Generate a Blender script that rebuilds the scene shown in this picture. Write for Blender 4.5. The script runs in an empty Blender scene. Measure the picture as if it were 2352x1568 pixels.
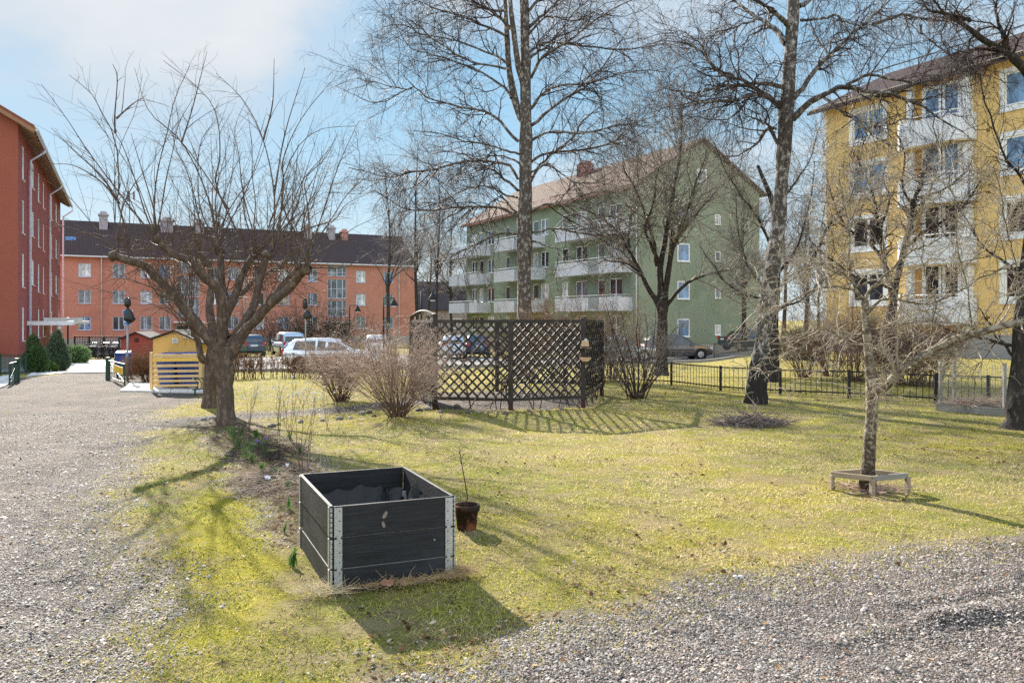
SUN_E, SKY_S, EXPO = 5.0, .13, 1.42
HAZE = 0
CLOUD = (.42, .62); SKY_SAT = 1.1; SKY_VAL = .4; SKY_BACK_FILL = 2.0; SKY_TOP_FILL = .3
SKY_RAMP = [(0, (218, 236, 246)), (.10, (202, 229, 245)), (.22, (174, 217, 244)), (.40, (142, 200, 240)), (1, (92, 152, 222))]
DENOISE = False
import bpy, bmesh, math, random
import numpy as np
from mathutils import Matrix, Vector
rnd = random.Random(11)
NR = np.random.default_rng(11)
sc = bpy.context.scene
COL = sc.collection
F, CX, HY, CAMZ = 1914.0, 1176.0, 732.0, 1.70      # focal length and horizon of the photograph, for turning sightings into metres

# ------------------------------------------------------------------ terrain
SY = [-80, 20, 24, 30, 38, 56, 90, 200, 500]
SZ = [0, 0, -.08, -.34, -.70, -.92, -1.25, -1.6, -1.6]
_lat = NR.random((64, 64))
def vnoise(x, y, f):
    x = np.asarray(x, float)*f + 17.3; y = np.asarray(y, float)*f + 5.1
    xi = np.floor(x).astype(int); yi = np.floor(y).astype(int)
    u = x-xi; v = y-yi; u = u*u*(3-2*u); v = v*v*(3-2*v)
    g = lambda a, b: _lat[a % 64, b % 64]
    return (g(xi, yi)*(1-u)+g(xi+1, yi)*u)*(1-v) + (g(xi, yi+1)*(1-u)+g(xi+1, yi+1)*u)*v - .5
def sstep(a, b, t):
    t = np.clip((t-a)/(b-a), 0, 1); return t*t*(3-2*t)
def terr(x, y):
    x = np.asarray(x, float); y = np.asarray(y, float)
    w = 1 - .93*sstep(.22, .36, x/np.maximum(y, 1))
    return np.interp(y, SY, SZ)*w
def tz(x, y): return float(terr(x, y))
def P(px, py, d): return np.array([(px-CX)/F*d, d, CAMZ-(py-HY)/F*d])
def G(px, py):
    d = F*CAMZ/(py-HY)
    for _ in range(60):
        d = .5*d + .5*F*(CAMZ-tz((px-CX)/F*d, d))/(py-HY)
    return ((px-CX)/F*d, d)
def G3(px, py):
    x, y = G(px, py); return (x, y, tz(x, y))

# ------------------------------------------------------------------ materials
def lin(c):
    return tuple(((v/255)/12.92 if v/255 <= .04045 else ((v/255+.055)/1.055)**2.4) for v in c)
class NT:
    def __init__(s, name):
        s.m = bpy.data.materials.new(name); s.m.use_nodes = True
        s.nt = s.m.node_tree; s.nt.nodes.clear()
        s.out = s.n('ShaderNodeOutputMaterial')
    def n(s, t, ins=None, **kw):
        o = s.nt.nodes.new(t)
        for k, v in kw.items(): setattr(o, k, v)
        for k, v in (ins or {}).items():
            if hasattr(v, 'is_output'): s.nt.links.new(v, o.inputs[k])
            else: o.inputs[k].default_value = v
        return o
    def coord(s, kind='Object'): return s.n('ShaderNodeTexCoord').outputs[kind]
    def noise(s, vec, scale, detail=4, rough=.55, dist=0):
        return s.n('ShaderNodeTexNoise', {'Vector': vec, 'Scale': scale, 'Detail': detail, 'Roughness': rough, 'Distortion': dist}).outputs['Fac']
    def ramp(s, fac, stops, interp='LINEAR'):
        r = s.n('ShaderNodeValToRGB', {'Fac': fac}); cr = r.color_ramp; cr.interpolation = interp
        while len(cr.elements) < len(stops): cr.elements.new(.5)
        for e, (p, c) in zip(cr.elements, stops):
            e.position = p; e.color = (*c, 1) if len(c) == 3 else c
        return r.outputs['Color']
    def rng(s, v, a, b, c=0, d=1):
        return s.n('ShaderNodeMapRange', {0: v, 1: a, 2: b, 3: c, 4: d}).outputs[0]
    def mix(s, fac, a, b, blend='MIX'):
        o = s.n('ShaderNodeMix', data_type='RGBA', blend_type=blend)
        for i, v in ((0, fac), (6, a), (7, b)):
            if hasattr(v, 'is_output'): s.nt.links.new(v, o.inputs[i])
            else: o.inputs[i].default_value = v if i == 0 else (*v, 1)
        return o.outputs[2]
    def math(s, op, a, b=0.0):
        return s.n('ShaderNodeMath', {0: a, 1: b}, operation=op).outputs[0]
    def mapping(s, vec, scale): return s.n('ShaderNodeMapping', {'Vector': vec, 'Scale': scale}).outputs[0]
    def bump(s, h, strength, dist=.01, nrm=None):
        ins = {'Height': h, 'Strength': strength, 'Distance': dist}
        if nrm is not None: ins['Normal'] = nrm
        return s.n('ShaderNodeBump', ins).outputs[0]
    def finish(s, col, rough=.8, metal=0, spec=.3, nrm=None, coat=0, trans=None):
        ins = {'Base Color': col if hasattr(col, 'is_output') else (*col, 1), 'Roughness': rough, 'Metallic': metal, 'Specular IOR Level': spec, 'Coat Weight': coat}
        if nrm is not None: ins['Normal'] = nrm
        b = s.n('ShaderNodeBsdfPrincipled', ins).outputs[0]
        if trans:
            t = s.n('ShaderNodeBsdfTranslucent', {'Color': col if hasattr(col, 'is_output') else (*col, 1)}).outputs[0]
            b = s.n('ShaderNodeMixShader', {0: trans, 1: b, 2: t}).outputs[0]
        s.nt.links.new(b, s.out.inputs[0]); return s.m
def sc3(c, k): return tuple(max(0, min(1, v*k)) for v in c)
MATS = {}
def M(name, rgb, rough=.8, var=.12, scale=3., bump=.0, bscale=40., metal=0, spec=.3, stain=None, sthr=.6, sscale=1.2, coat=0, trans=None, stretch=(1, 1, 1), streak=0):
    if name in MATS: return MATS[name]
    t = NT(name); co = t.mapping(t.coord(), stretch); c = lin(rgb)
    col = t.mix(t.rng(t.noise(co, scale, 6, .62), .3, .7), sc3(c, 1-var), sc3(c, 1+var))
    if stain: col = t.mix(t.rng(t.noise(co, sscale, 8, .65, .4), sthr, sthr+.1), col, lin(stain))
    if streak: col = t.mix(t.rng(t.noise(t.mapping(co, (2.2, 2.2, .16)), 1.0, 7, .7), .50, .72, 0, streak), col, sc3(c, .62))
    nrm = t.bump(t.noise(co, bscale, 5, .6), bump, .02) if bump else None
    MATS[name] = t.finish(col, rough, metal, spec, nrm, coat, trans); return MATS[name]

def bark(name, dark, light, thr, scale=(6, 6, 3), bumpk=.9, low=None, lowz=1.6, lowc=(46, 41, 38)):
    t = NT(name); co = t.coord()
    m = t.mapping(co, scale)
    n1 = t.noise(m, 2.2, 8, .68, .3)
    ridg = t.noise(t.mapping(co, (26, 26, 6)), 1.0, 6, .65)
    mask = t.rng(n1, thr-.06, thr+.06); lowm = None
    if low is not None:
        z = t.n('ShaderNodeSeparateXYZ', {0: co}).outputs[2]
        lowm = t.rng(t.math('ADD', z, t.math('MULTIPLY', n1, 1.4)), lowz+.3, lowz+.9)
    d = t.mix(ridg, sc3(lin(dark), .55), sc3(lin(dark), 1.5))
    l = t.mix(ridg, sc3(lin(light), .7), sc3(lin(light), 1.15))
    col = t.mix(mask, d, l)
    if lowm is not None: col = t.mix(lowm, t.mix(ridg, sc3(lin(lowc), .5), sc3(lin(lowc), 1.6)), col)
    h = t.math('ADD', ridg, t.math('MULTIPLY', n1, .5))
    MATS[name] = t.finish(col, .85, 0, .25, t.bump(h, bumpk, .03)); return MATS[name]

# ------------------------------------------------------------------ mesh builder
class MB:
    def __init__(s): s.v = []; s.f = []
    def add(s, vs, fs):
        o = len(s.v); s.v += [tuple(map(float, v)) for v in vs]; s.f += [tuple(i+o for i in f) for f in fs]
    def box(s, c, d, rz=0.0, taper=1.0, rx=0.0, ry=0.0):
        hx, hy, hz = d[0]/2, d[1]/2, d[2]/2
        R = Matrix.Rotation(rz, 3, 'Z') @ Matrix.Rotation(ry, 3, 'Y') @ Matrix.Rotation(rx, 3, 'X')
        vs = []
        for z, k in ((-hz, 1), (hz, taper)):
            for x, y in ((-hx, -hy), (hx, -hy), (hx, hy), (-hx, hy)):
                vs.append(tuple(R @ Vector((x*k, y*k, z)) + Vector(c)))
        s.add(vs, [(0, 3, 2, 1), (4, 5, 6, 7), (0, 1, 5, 4), (1, 2, 6, 5), (2, 3, 7, 6), (3, 0, 4, 7)])
    def span(s, a, b): s.box([(a[i]+b[i])/2 for i in range(3)], [abs(b[i]-a[i]) for i in range(3)])
    def bar(s, a, b, w, h, up=(0, 0, 1)):
        a = Vector(a); b = Vector(b); t = (b-a).normalized(); u = Vector(up)
        sd = t.cross(u)
        if sd.length < 1e-4: sd = t.cross(Vector((1, 0, 0)))
        sd.normalize(); u = sd.cross(t)
        vs = []
        for p in (a, b):
            for x, y in ((-1, -1), (1, -1), (1, 1), (-1, 1)): vs.append(tuple(p + sd*(x*w/2) + u*(y*h/2)))
        s.add(vs, [(0, 3, 2, 1), (4, 5, 6, 7), (0, 1, 5, 4), (1, 2, 6, 5), (2, 3, 7, 6), (3, 0, 4, 7)])
    def tube(s, pts, r, sides=8, cap=True):
        pts = [Vector(p) for p in pts]; n = len(pts)
        rs = r if isinstance(r, (list, tuple)) else [r]*n
        ref = Vector((.31, .17, .93)); vs = []
        for i, p in enumerate(pts):
            t = (pts[min(i+1, n-1)]-pts[max(i-1, 0)]).normalized()
            u = ref - t*ref.dot(t)
            if u.length < .15: u = Vector((1, 0, 0)) - t*t.x
            u.normalize(); w = t.cross(u)
            for k in range(sides):
                a = 2*math.pi*k/sides; vs.append(tuple(p + (u*math.cos(a)+w*math.sin(a))*rs[i]))
        fs = [(i*sides+k, i*sides+(k+1) % sides, (i+1)*sides+(k+1) % sides, (i+1)*sides+k) for i in range(n-1) for k in range(sides)]
        if cap: fs += [tuple(range(sides))[::-1], tuple((n-1)*sides+k for k in range(sides))]
        s.add(vs, fs)
    def lathe(s, prof, c=(0, 0, 0), sides=20, axis='z'):
        vs = []
        for r, z in prof:
            for k in range(sides):
                a = 2*math.pi*k/sides; x, y = r*math.cos(a), r*math.sin(a)
                p = (x, y, z) if axis == 'z' else ((x, z, y) if axis == 'y' else (z, x, y))
                vs.append((p[0]+c[0], p[1]+c[1], p[2]+c[2]))
        n = len(prof)
        fs = [(i*sides+k, i*sides+(k+1) % sides, (i+1)*sides+(k+1) % sides, (i+1)*sides+k) for i in range(n-1) for k in range(sides)]
        fs += [tuple(range(sides))[::-1], tuple((n-1)*sides+k for k in range(sides))]
        s.add(vs, fs)
    def quad(s, *vs): s.add(vs, [tuple(range(len(vs)))])
    def prism(s, poly, z0, z1):
        n = len(poly)
        s.add([(x, y, z0) for x, y in poly]+[(x, y, z1) for x, y in poly],
              [tuple(range(n))[::-1], tuple(range(n, 2*n))]+[(i, (i+1) % n, n+(i+1) % n, n+i) for i in range(n)])
    def data(s, name, mat, smooth=False):
        me = bpy.data.meshes.new(name); me.from_pydata(s.v, [], s.f); me.update()
        if mat: me.materials.append(mat)
        if smooth: me.polygons.foreach_set('use_smooth', [True]*len(me.polygons))
        return me
    def build(s, name, mat, parent=None, smooth=False, bevel=0, **kw):
        o = link(name, s.data(name, mat, smooth), parent)
        if bevel:
            b = o.modifiers.new('bevel', 'BEVEL'); b.width = bevel; b.segments = 2; b.limit_method = 'ANGLE'
        for k, v in kw.items(): o[k] = v
        return o
def link(name, data, parent=None, loc=None, rz=0):
    o = bpy.data.objects.new(name, data); COL.objects.link(o)
    if parent is not None: o.parent = parent
    if loc is not None: o.location = loc
    if rz: o.rotation_euler = (0, 0, rz)
    return o
def thing(name, label, cat, loc=(0, 0, 0), rz=0, group=None):
    o = link(name, None, None, loc, rz); o['label'] = label; o['category'] = cat
    if group: o['group'] = group
    return o
def tag(o, label, cat, group=None):
    o['label'] = label; o['category'] = cat
    if group: o['group'] = group
    return o
def kids(o): return [c for c in bpy.data.objects if c.parent == o]
def copy_tree(o, loc=None, rz=None, label=None, scale=None):
    def rec(a, par):
        c = a.copy(); COL.objects.link(c)
        if par is not None: c.parent = par
        for ch in kids(a): rec(ch, c)
        return c
    c = rec(o, None)
    if loc is not None: c.location = loc
    if rz is not None: c.rotation_euler = (0, 0, rz)
    if label: c['label'] = label
    if scale: c.scale = (scale,)*3
    return c

# ------------------------------------------------------------------ numpy meshes
def npmesh(name, V, faces, mat, parent=None, smooth=False, attr=None):
    """faces: list of int arrays (m,k)"""
    me = bpy.data.meshes.new(name); V = np.ascontiguousarray(V, np.float32)
    me.vertices.add(len(V)); me.vertices.foreach_set('co', V.ravel())
    nl = sum(f.size for f in faces); nf = sum(len(f) for f in faces)
    me.loops.add(nl); me.polygons.add(nf)
    me.loops.foreach_set('vertex_index', np.concatenate([f.ravel() for f in faces]).astype(np.int32))
    tot = np.concatenate([np.full(len(f), f.shape[1]) for f in faces]); st = np.concatenate([[0], np.cumsum(tot)[:-1]])
    me.polygons.foreach_set('loop_start', st.astype(np.int32)); me.polygons.foreach_set('loop_total', tot.astype(np.int32))
    if smooth: me.polygons.foreach_set('use_smooth', np.ones(nf, bool))
    me.update(calc_edges=True)
    if attr is not None:
        a = me.attributes.new('tint', 'FLOAT', 'POINT'); a.data.foreach_set('value', np.asarray(attr, np.float32))
    me.materials.append(mat)
    return link(name, me, parent)
def nrmz(a): return a/np.maximum(np.linalg.norm(a, axis=-1, keepdims=True), 1e-9)
class Tubes:
    def __init__(s): s.V = []; s.Q = []; s.n = 0
    def add(s, Pn, R, sides=4):
        if len(Pn) == 0: return
        N, n, _ = Pn.shape
        T = nrmz(np.gradient(Pn, axis=1))
        m = nrmz(Pn[:, -1]-Pn[:, 0]); ref = np.where(np.abs(m[:, 2:3]) < .8, np.array([[0, 0, 1.]]), np.array([[1., .2, 0]]))[:, None, :]
        U = nrmz(ref-(ref*T).sum(-1, keepdims=True)*T); W = np.cross(T, U)
        a = np.arange(sides)*2*np.pi/sides
        V = Pn[:, :, None, :] + R[:, :, None, None]*(U[:, :, None, :]*np.cos(a)[None, None, :, None]+W[:, :, None, :]*np.sin(a)[None, None, :, None])
        idx = np.arange(N*n*sides).reshape(N, n, sides); nx = np.roll(idx, -1, axis=2)
        Q = np.stack([idx[:, :-1], nx[:, :-1], nx[:, 1:], idx[:, 1:]], -1).reshape(-1, 4)
        s.V.append(V.reshape(-1, 3)); s.Q.append(Q+s.n); s.n += N*n*sides
    def build(s, name, mat, parent=None, smooth=True, origin=(0, 0, 0)):
        return npmesh(name, np.concatenate(s.V)-np.asarray(origin)[None], [np.concatenate(s.Q)], mat, parent, smooth)
def spline(pts, n):
    p = np.asarray(pts, float)
    if len(p) == 2: return p[0]+(p[1]-p[0])*np.linspace(0, 1, n)[:, None]
    p = np.vstack([2*p[0]-p[1], p, 2*p[-1]-p[-2]]); m = len(p)-3
    t = np.linspace(0, m-1e-6, n); i = t.astype(int); u = (t-i)[:, None]
    a, b, c, d = p[i], p[i+1], p[i+2], p[i+3]
    return .5*(2*b+(c-a)*u+(2*a-5*b+4*c-d)*u**2+(3*b-a-3*c+d)*u**3)
def grow(par, n, npts, L, ang, rr, tr=(.2, 1.), up=0., wig=.15, grav=0., rtip=.002, lenvar=.35, lt=.4, rmin=.0022, out=None, tpow=1.):
    """n child branches on the parent polylines; returns (P, R)"""
    PP, RR = par; N, m, _ = PP.shape
    seg = np.linalg.norm(np.diff(PP, axis=1), axis=-1).sum(1); w = seg/seg.sum()
    k = NR.choice(N, n, p=w); t = tr[0]+(tr[1]-tr[0])*NR.random(n)**tpow
    f = t*(m-1); i = np.minimum(f.astype(int), m-2); u = (f-i)[:, None]
    base = PP[k, i]*(1-u)+PP[k, i+1]*u; rb = RR[k, i]*(1-u[:, 0])+RR[k, i+1]*u[:, 0]
    T = nrmz(PP[k, i+1]-PP[k, i])
    rv = NR.normal(size=(n, 3)); pr = nrmz(rv-(rv*T).sum(-1, keepdims=True)*T)
    a = np.radians(ang[0]+(ang[1]-ang[0])*NR.random(n))[:, None]
    d = T*np.cos(a)+pr*np.sin(a); d[:, 2] += up
    if out is not None:
        o = base-np.asarray(out)[None]; o[:, 2] = 0; d += .35*nrmz(o)
    d = nrmz(d)
    ln = L*np.exp(NR.normal(0, lenvar, n))*(1-lt*t); st = (ln/(npts-1))[:, None]
    Pn = np.empty((n, npts, 3)); Pn[:, 0] = base
    for j in range(1, npts):
        d = d+NR.normal(0, wig, (n, 3)); d[:, 2] += grav; d = nrmz(d); Pn[:, j] = Pn[:, j-1]+d*st
    r0 = np.maximum(np.minimum(rr*rb, .9*rb), rmin)
    R = r0[:, None]+(np.minimum(rtip, r0)-r0)[:, None]*np.linspace(0, 1, npts)[None]**.8
    return Pn, R
def limbs(specs, n=14, wig=.0):
    """specs: list of (points(k,3), r0, r1)"""
    Ps, Rs = [], []
    for pts, r0, r1 in specs:
        p = spline(pts, n)
        if wig: p[1:] += np.cumsum(NR.normal(0, wig, (n-1, 3)), 0)*.5
        Ps.append(p); Rs.append(r0+(r1-r0)*np.linspace(0, 1, n)**.85)
    return np.array(Ps), np.array(Rs)
def join(*prs):
    """polyline sets of different resolution brought to a common one"""
    m = max(p[0].shape[1] for p in prs); o = []
    for Pn, R in prs:
        n = Pn.shape[1]
        if n != m:
            f = np.linspace(0, n-1, m); i = np.minimum(f.astype(int), n-2); u = f-i
            Pn = Pn[:, i]*(1-u)[None, :, None]+Pn[:, i+1]*u[None, :, None]; R = R[:, i]*(1-u)[None]+R[:, i+1]*u[None]
        o.append((Pn, R))
    return np.concatenate([p[0] for p in o]), np.concatenate([p[1] for p in o])
def pxlimb(pts, d0, dd=0.0):
    k = len(pts); return [P(x, y, d0+dd*(i/(k-1))**1.0) for i, (x, y) in enumerate(pts)]
# ------------------------------------------------------------------ camera, sun, sky
cam = bpy.data.cameras.new('camera'); co_ = link('camera', cam, None, (0, 0, CAMZ)); co_.rotation_euler = (math.pi/2, 0, 0)
cam.sensor_width = 36; cam.lens = 36*F/2352; cam.shift_y = -(784-HY)/2352; cam.clip_end = 3000; cam.clip_start = .05
sc.camera = co_
SUN_EL = math.radians(27); SUN_AZ = math.atan2(-.47, .88)     # measured from +Y towards +X
sd = Vector((math.sin(SUN_AZ)*math.cos(SUN_EL), math.cos(SUN_AZ)*math.cos(SUN_EL), math.sin(SUN_EL)))
sl = bpy.data.lights.new('sun', 'SUN'); sl.energy = SUN_E; sl.angle = math.radians(.55); sl.color = (1, .93, .82)
so = link('sun', sl); so.rotation_euler = sd.to_track_quat('Z', 'Y').to_euler()
w = bpy.data.worlds.new('World'); sc.world = w; w.use_nodes = True
nt = w.node_tree; nt.nodes.clear()
def wn(t, ins=None, **kw):
    o = nt.nodes.new(t)
    for k, v in kw.items(): setattr(o, k, v)
    for k, v in (ins or {}).items():
        if hasattr(v, 'is_output'): nt.links.new(v, o.inputs[k])
        else: o.inputs[k].default_value = v
    return o
sky = wn('ShaderNodeTexSky', sky_type='NISHITA', sun_disc=False, sun_elevation=SUN_EL, sun_rotation=SUN_AZ, altitude=50, air_density=1.0, dust_density=.25, ozone_density=2.2)
tc = wn('ShaderNodeTexCoord').outputs['Generated']
sep = wn('ShaderNodeSeparateXYZ', {0: tc})
def wm(op, a, b=0.0): return wn('ShaderNodeMath', {0: a, 1: b}, operation=op).outputs[0]
den = wm('ADD', wm('MAXIMUM', sep.outputs[2], 0.0), .22)
cv = wn('ShaderNodeCombineXYZ', {0: wm('DIVIDE', sep.outputs[0], den), 1: wm('DIVIDE', sep.outputs[1], den), 2: 3.7})
n1 = wn('ShaderNodeTexNoise', {'Vector': cv.outputs[0], 'Scale': 1.15, 'Detail': 8, 'Roughness': .55, 'Distortion': .25}).outputs['Fac']
n2 = wn('ShaderNodeTexNoise', {'Vector': cv.outputs[0], 'Scale': .55, 'Detail': 3, 'Roughness': .5}).outputs['Fac']
cl = wm('ADD', wm('MULTIPLY', n1, .6), wm('MULTIPLY', n2, .4))
mk = wn('ShaderNodeMapRange', {0: cl, 1: CLOUD[0], 2: CLOUD[1], 3: 0.0, 4: .92}, interpolation_type='SMOOTHSTEP').outputs[0]
mk = wm('MULTIPLY', mk, wn('ShaderNodeMapRange', {0: sep.outputs[2], 1: .10, 2: .28, 3: .25, 4: 1.0}).outputs[0])
hs = wn('ShaderNodeHueSaturation', {'Saturation': SKY_SAT, 'Value': SKY_VAL, 'Color': sky.outputs[0]}).outputs[0]
KS = 1/(SKY_S*2**EXPO)
rp = wn('ShaderNodeValToRGB', {'Fac': wm('MAXIMUM', sep.outputs[2], 0.0)}); cr = rp.color_ramp
while len(cr.elements) < len(SKY_RAMP): cr.elements.new(.5)
for e_, (p_, c_) in zip(cr.elements, SKY_RAMP): e_.position = p_; e_.color = (*lin(c_), 1)
def vscale(c, k): return wn('ShaderNodeVectorMath', {0: c, 3: k}, operation='SCALE').outputs[0]
def wmix(f, a, b):
    o = wn('ShaderNodeMix', data_type='RGBA')
    for i, v in ((0, f), (6, a), (7, b)):
        if hasattr(v, 'is_output'): nt.links.new(v, o.inputs[i])
        else: o.inputs[i].default_value = v
    return o.outputs[2]
blue = wmix(.88, hs, vscale(rp.outputs[0], KS))
white = vscale(wmix(wn('ShaderNodeMapRange', {0: n1, 1: .45, 2: .7}).outputs[0], (*lin((212, 222, 232)), 1), (*lin((242, 243, 244)), 1)), KS)
veil = wn('ShaderNodeMapRange', {0: sep.outputs[1], 1: .3, 2: -.3, 3: 0.0, 4: .8}, interpolation_type='SMOOTHSTEP').outputs[0]  # white cloud added behind the viewer to keep the fill light neutral
full = wmix(wm('MAXIMUM', mk, veil), blue, white)
# unseen sky behind the viewer and overhead, brightened to fill the shaded facades
back = wm('ADD', wn('ShaderNodeMapRange', {0: sep.outputs[1], 1: .25, 2: -.35, 3: 1.0, 4: SKY_BACK_FILL}, interpolation_type='SMOOTHSTEP').outputs[0],
          wn('ShaderNodeMapRange', {0: sep.outputs[2], 1: .5, 2: .9, 3: 0.0, 4: SKY_TOP_FILL}).outputs[0])
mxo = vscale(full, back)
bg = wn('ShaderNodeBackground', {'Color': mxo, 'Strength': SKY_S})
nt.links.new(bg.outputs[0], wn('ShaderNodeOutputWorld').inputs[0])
vs = sc.view_settings; vs.view_transform = 'Standard'; vs.look = 'None'; vs.exposure = EXPO; vs.gamma = 1
sc.cycles.use_denoising = DENOISE; sc.cycles.max_bounces = 6; sc.cycles.diffuse_bounces = 3; sc.cycles.glossy_bounces = 3; sc.cycles.transparent_max_bounces = 6

# ------------------------------------------------------------------ ground zones
def gp(pts): return np.array([(F*0+(x-CX)*CAMZ/(y-HY), F*CAMZ/(y-HY)) for x, y in pts])     # sightings onto level ground
def inpoly(x, y, poly):
    r = np.zeros(x.shape, bool); n = len(poly)
    for i in range(n):
        (x0, y0), (x1, y1) = poly[i], poly[(i+1) % n]
        if y0 == y1: continue
        c = ((y0 > y) != (y1 > y)) & (x < (x1-x0)*(y-y0)/(y1-y0)+x0); r ^= c
    return r
def near_line(x, y, pl):
    d = np.full(x.shape, 1e9)
    for (x0, y0), (x1, y1) in zip(pl[:-1], pl[1:]):
        dx, dy = x1-x0, y1-y0; t = np.clip(((x-x0)*dx+(y-y0)*dy)/(dx*dx+dy*dy), 0, 1)
        d = np.minimum(d, np.hypot(x-x0-t*dx, y-y0-t*dy))
    return d
right_edge = [tuple(p) for p in gp([(230, 2100), (270, 1700), (290, 1540), (322, 1400), (332, 1290), (282, 1205), (300, 1100), (318, 1010), (330, 972), (345, 955), (400, 935), (462, 922)])]
right_edge += [G(472, 900), G(460, 872), G(300, 852), G(258, 848), G(252, 822), G(256, 808)]
left_edge = [G(110, 812), G(165, 826), G(270, 838), G(190, 848), G(120, 862), G(60, 868), G(-60, 885), G(-300, 900)]
drive = np.array(right_edge+left_edge+[(-14, 12), (-12, 2), (-4, 1)])
yard = np.array([tuple(p) for p in gp([(300, 2200), (800, 1600), (900, 1553), (1010, 1528), (1205, 1467), (1330, 1440), (1480, 1402), (1600, 1366), (1720, 1325), (1900, 1290), (2050, 1262), (2352, 1236), (2800, 1205)])]+[(9, 3), (6, -3)])
path_line = [tuple(p) for p in gp([(318, 985), (400, 968), (480, 960), (560, 952), (700, 944), (820, 938), (900, 928), (960, 921), (1060, 915)])]
bed = gp([(430, 985), (470, 972), (565, 968), (640, 1000), (700, 1055), (722, 1082), (700, 1140), (690, 1262), (655, 1262), (628, 1230), (585, 1150), (545, 1085), (490, 1015)])
ARB = (-.35, 17.5)
def zones(x, y):
    """0 lawn, 1 drive, 2 yard, 3 garden path, 4 planting bed"""
    j = .40; xx = x+j*(vnoise(x, y, 1.1)+.8*vnoise(x+9, y, 3.1)+.6*vnoise(x, y+7, 9)); yy = y+j*(vnoise(x+31, y, 1.3)+.8*vnoise(x, y+50, 3.3)+.6*vnoise(x+3, y, 9))
    z = np.zeros(x.shape, int)
    dl = near_line(xx, yy, path_line); z[dl < .42] = 3
    z[np.hypot(xx-ARB[0], yy-ARB[1]) < 2.0] = 3
    z[inpoly(xx, yy, bed)] = 4
    z[inpoly(xx, yy, drive)] = 1
    z[inpoly(xx, yy, yard)] = 2
    return z
def ground_z(x, y):
    fade = sstep(60, 30, np.hypot(x, y))
    h = terr(x, y)+fade*(.05*vnoise(x, y, .6)+.02*vnoise(x+11, y, 2.3)+.010*vnoise(x, y+5, 7))
    for a_, b_, k_ in RUTS: h = h+k_*np.exp(-(near_line(np.asarray(x, float), np.asarray(y, float), [a_, b_])/.07)**2)
    h = h+fade*.05*np.exp(-(near_line(np.asarray(x, float), np.asarray(y, float), RIDGE)/.35)**2)
    return h
def _rp(a, b): return (a-CX)*CAMZ/(b-HY), F*CAMZ/(b-HY)
RUTS = [(_rp(2135, 1432), _rp(2330, 1392), .035), (_rp(2190, 1440), _rp(2352, 1410), .03), (_rp(2060, 1395), _rp(2330, 1350), .018), (_rp(1850, 1490), _rp(2250, 1420), .015), (_rp(60, 1250), _rp(200, 1010), .015), (_rp(150, 1330), _rp(260, 1080), .02), (_rp(20, 1380), _rp(120, 1120), .015)]
RIDGE = [tuple(p) for p in gp([(420, 1290), (420, 1180), (400, 1080), (390, 1010)])]
def gz(x, y): return float(ground_z(np.array([float(x)]), np.array([float(y)]))[0])
def gat(px, py):
    x, y = G(px, py); return (x, y, gz(x, y))

# ---- materials of the ground
def lawn_mat():
    t = NT('lawn'); co = t.coord()
    big = t.noise(co, .33, 4, .6, .5); mid = t.noise(co, 2.1, 6, .65); fin = t.noise(co, 34, 5, .7); vf = t.noise(co, 140, 3, .7)
    moss = t.mix(fin, lin((104, 98, 34)), lin((214, 202, 82)))
    grn = t.mix(fin, lin((88, 92, 38)), lin((180, 182, 86)))
    straw = t.mix(vf, lin((112, 94, 62)), lin((212, 192, 144)))
    soil = t.mix(vf, lin((54, 42, 30)), lin((110, 92, 70)))
    c = t.mix(t.rng(big, .42, .58), moss, grn)
    m = t.math('ADD', t.math('MULTIPLY', mid, .55), t.math('MULTIPLY', fin, .45))
    c = t.mix(t.rng(m, .44, .56), c, straw)
    m2 = t.math('ADD', t.math('MULTIPLY', t.noise(co, 3.7, 6, .7), .5), t.math('MULTIPLY', t.noise(co, 21, 4, .7), .5))
    c = t.mix(t.rng(m2, .54, .63), c, soil)
    xyz = t.n('ShaderNodeSeparateXYZ', {0: co}).outputs; u_ = t.math('ADD', t.math('ADD', xyz[0], 2.15), t.math('MULTIPLY', t.math('SUBTRACT', xyz[1], 6.5), .30)); v_ = t.math('SUBTRACT', xyz[1], 7.0)
    q_ = t.math('ADD', t.math('MULTIPLY', t.math('MULTIPLY', u_, u_), 3.2), t.math('MULTIPLY', t.math('MULTIPLY', v_, v_), .13)); q_ = t.math('ADD', q_, t.math('MULTIPLY', t.math('SUBTRACT', mid, .5), 2.6))
    c = t.mix(t.rng(q_, .95, .25, 0, .85), c, t.mix(fin, lin((128, 118, 26)), lin((228, 214, 66))))
    spk = t.noise(co, 55, 4, .75)
    c = t.mix(t.rng(spk, .56, .66, 0, .75), c, lin((62, 54, 34)))
    ed = t.n('ShaderNodeAttribute', attribute_name='tint').outputs['Fac']
    e2 = t.math('ADD', ed, t.math('MULTIPLY', t.math('SUBTRACT', t.noise(co, 7, 6, .7), .5), 1.1))
    grit = t.mix(t.rng(vf, .35, .65), lin((92, 80, 68)), lin((196, 180, 164)))
    c = t.mix(t.rng(e2, .18, .5, 0, .9), c, grit)
    h = t.math('ADD', fin, t.math('MULTIPLY', vf, .5))
    return t.finish(c, .95, 0, .1, t.bump(h, 1.0, .06))
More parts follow.
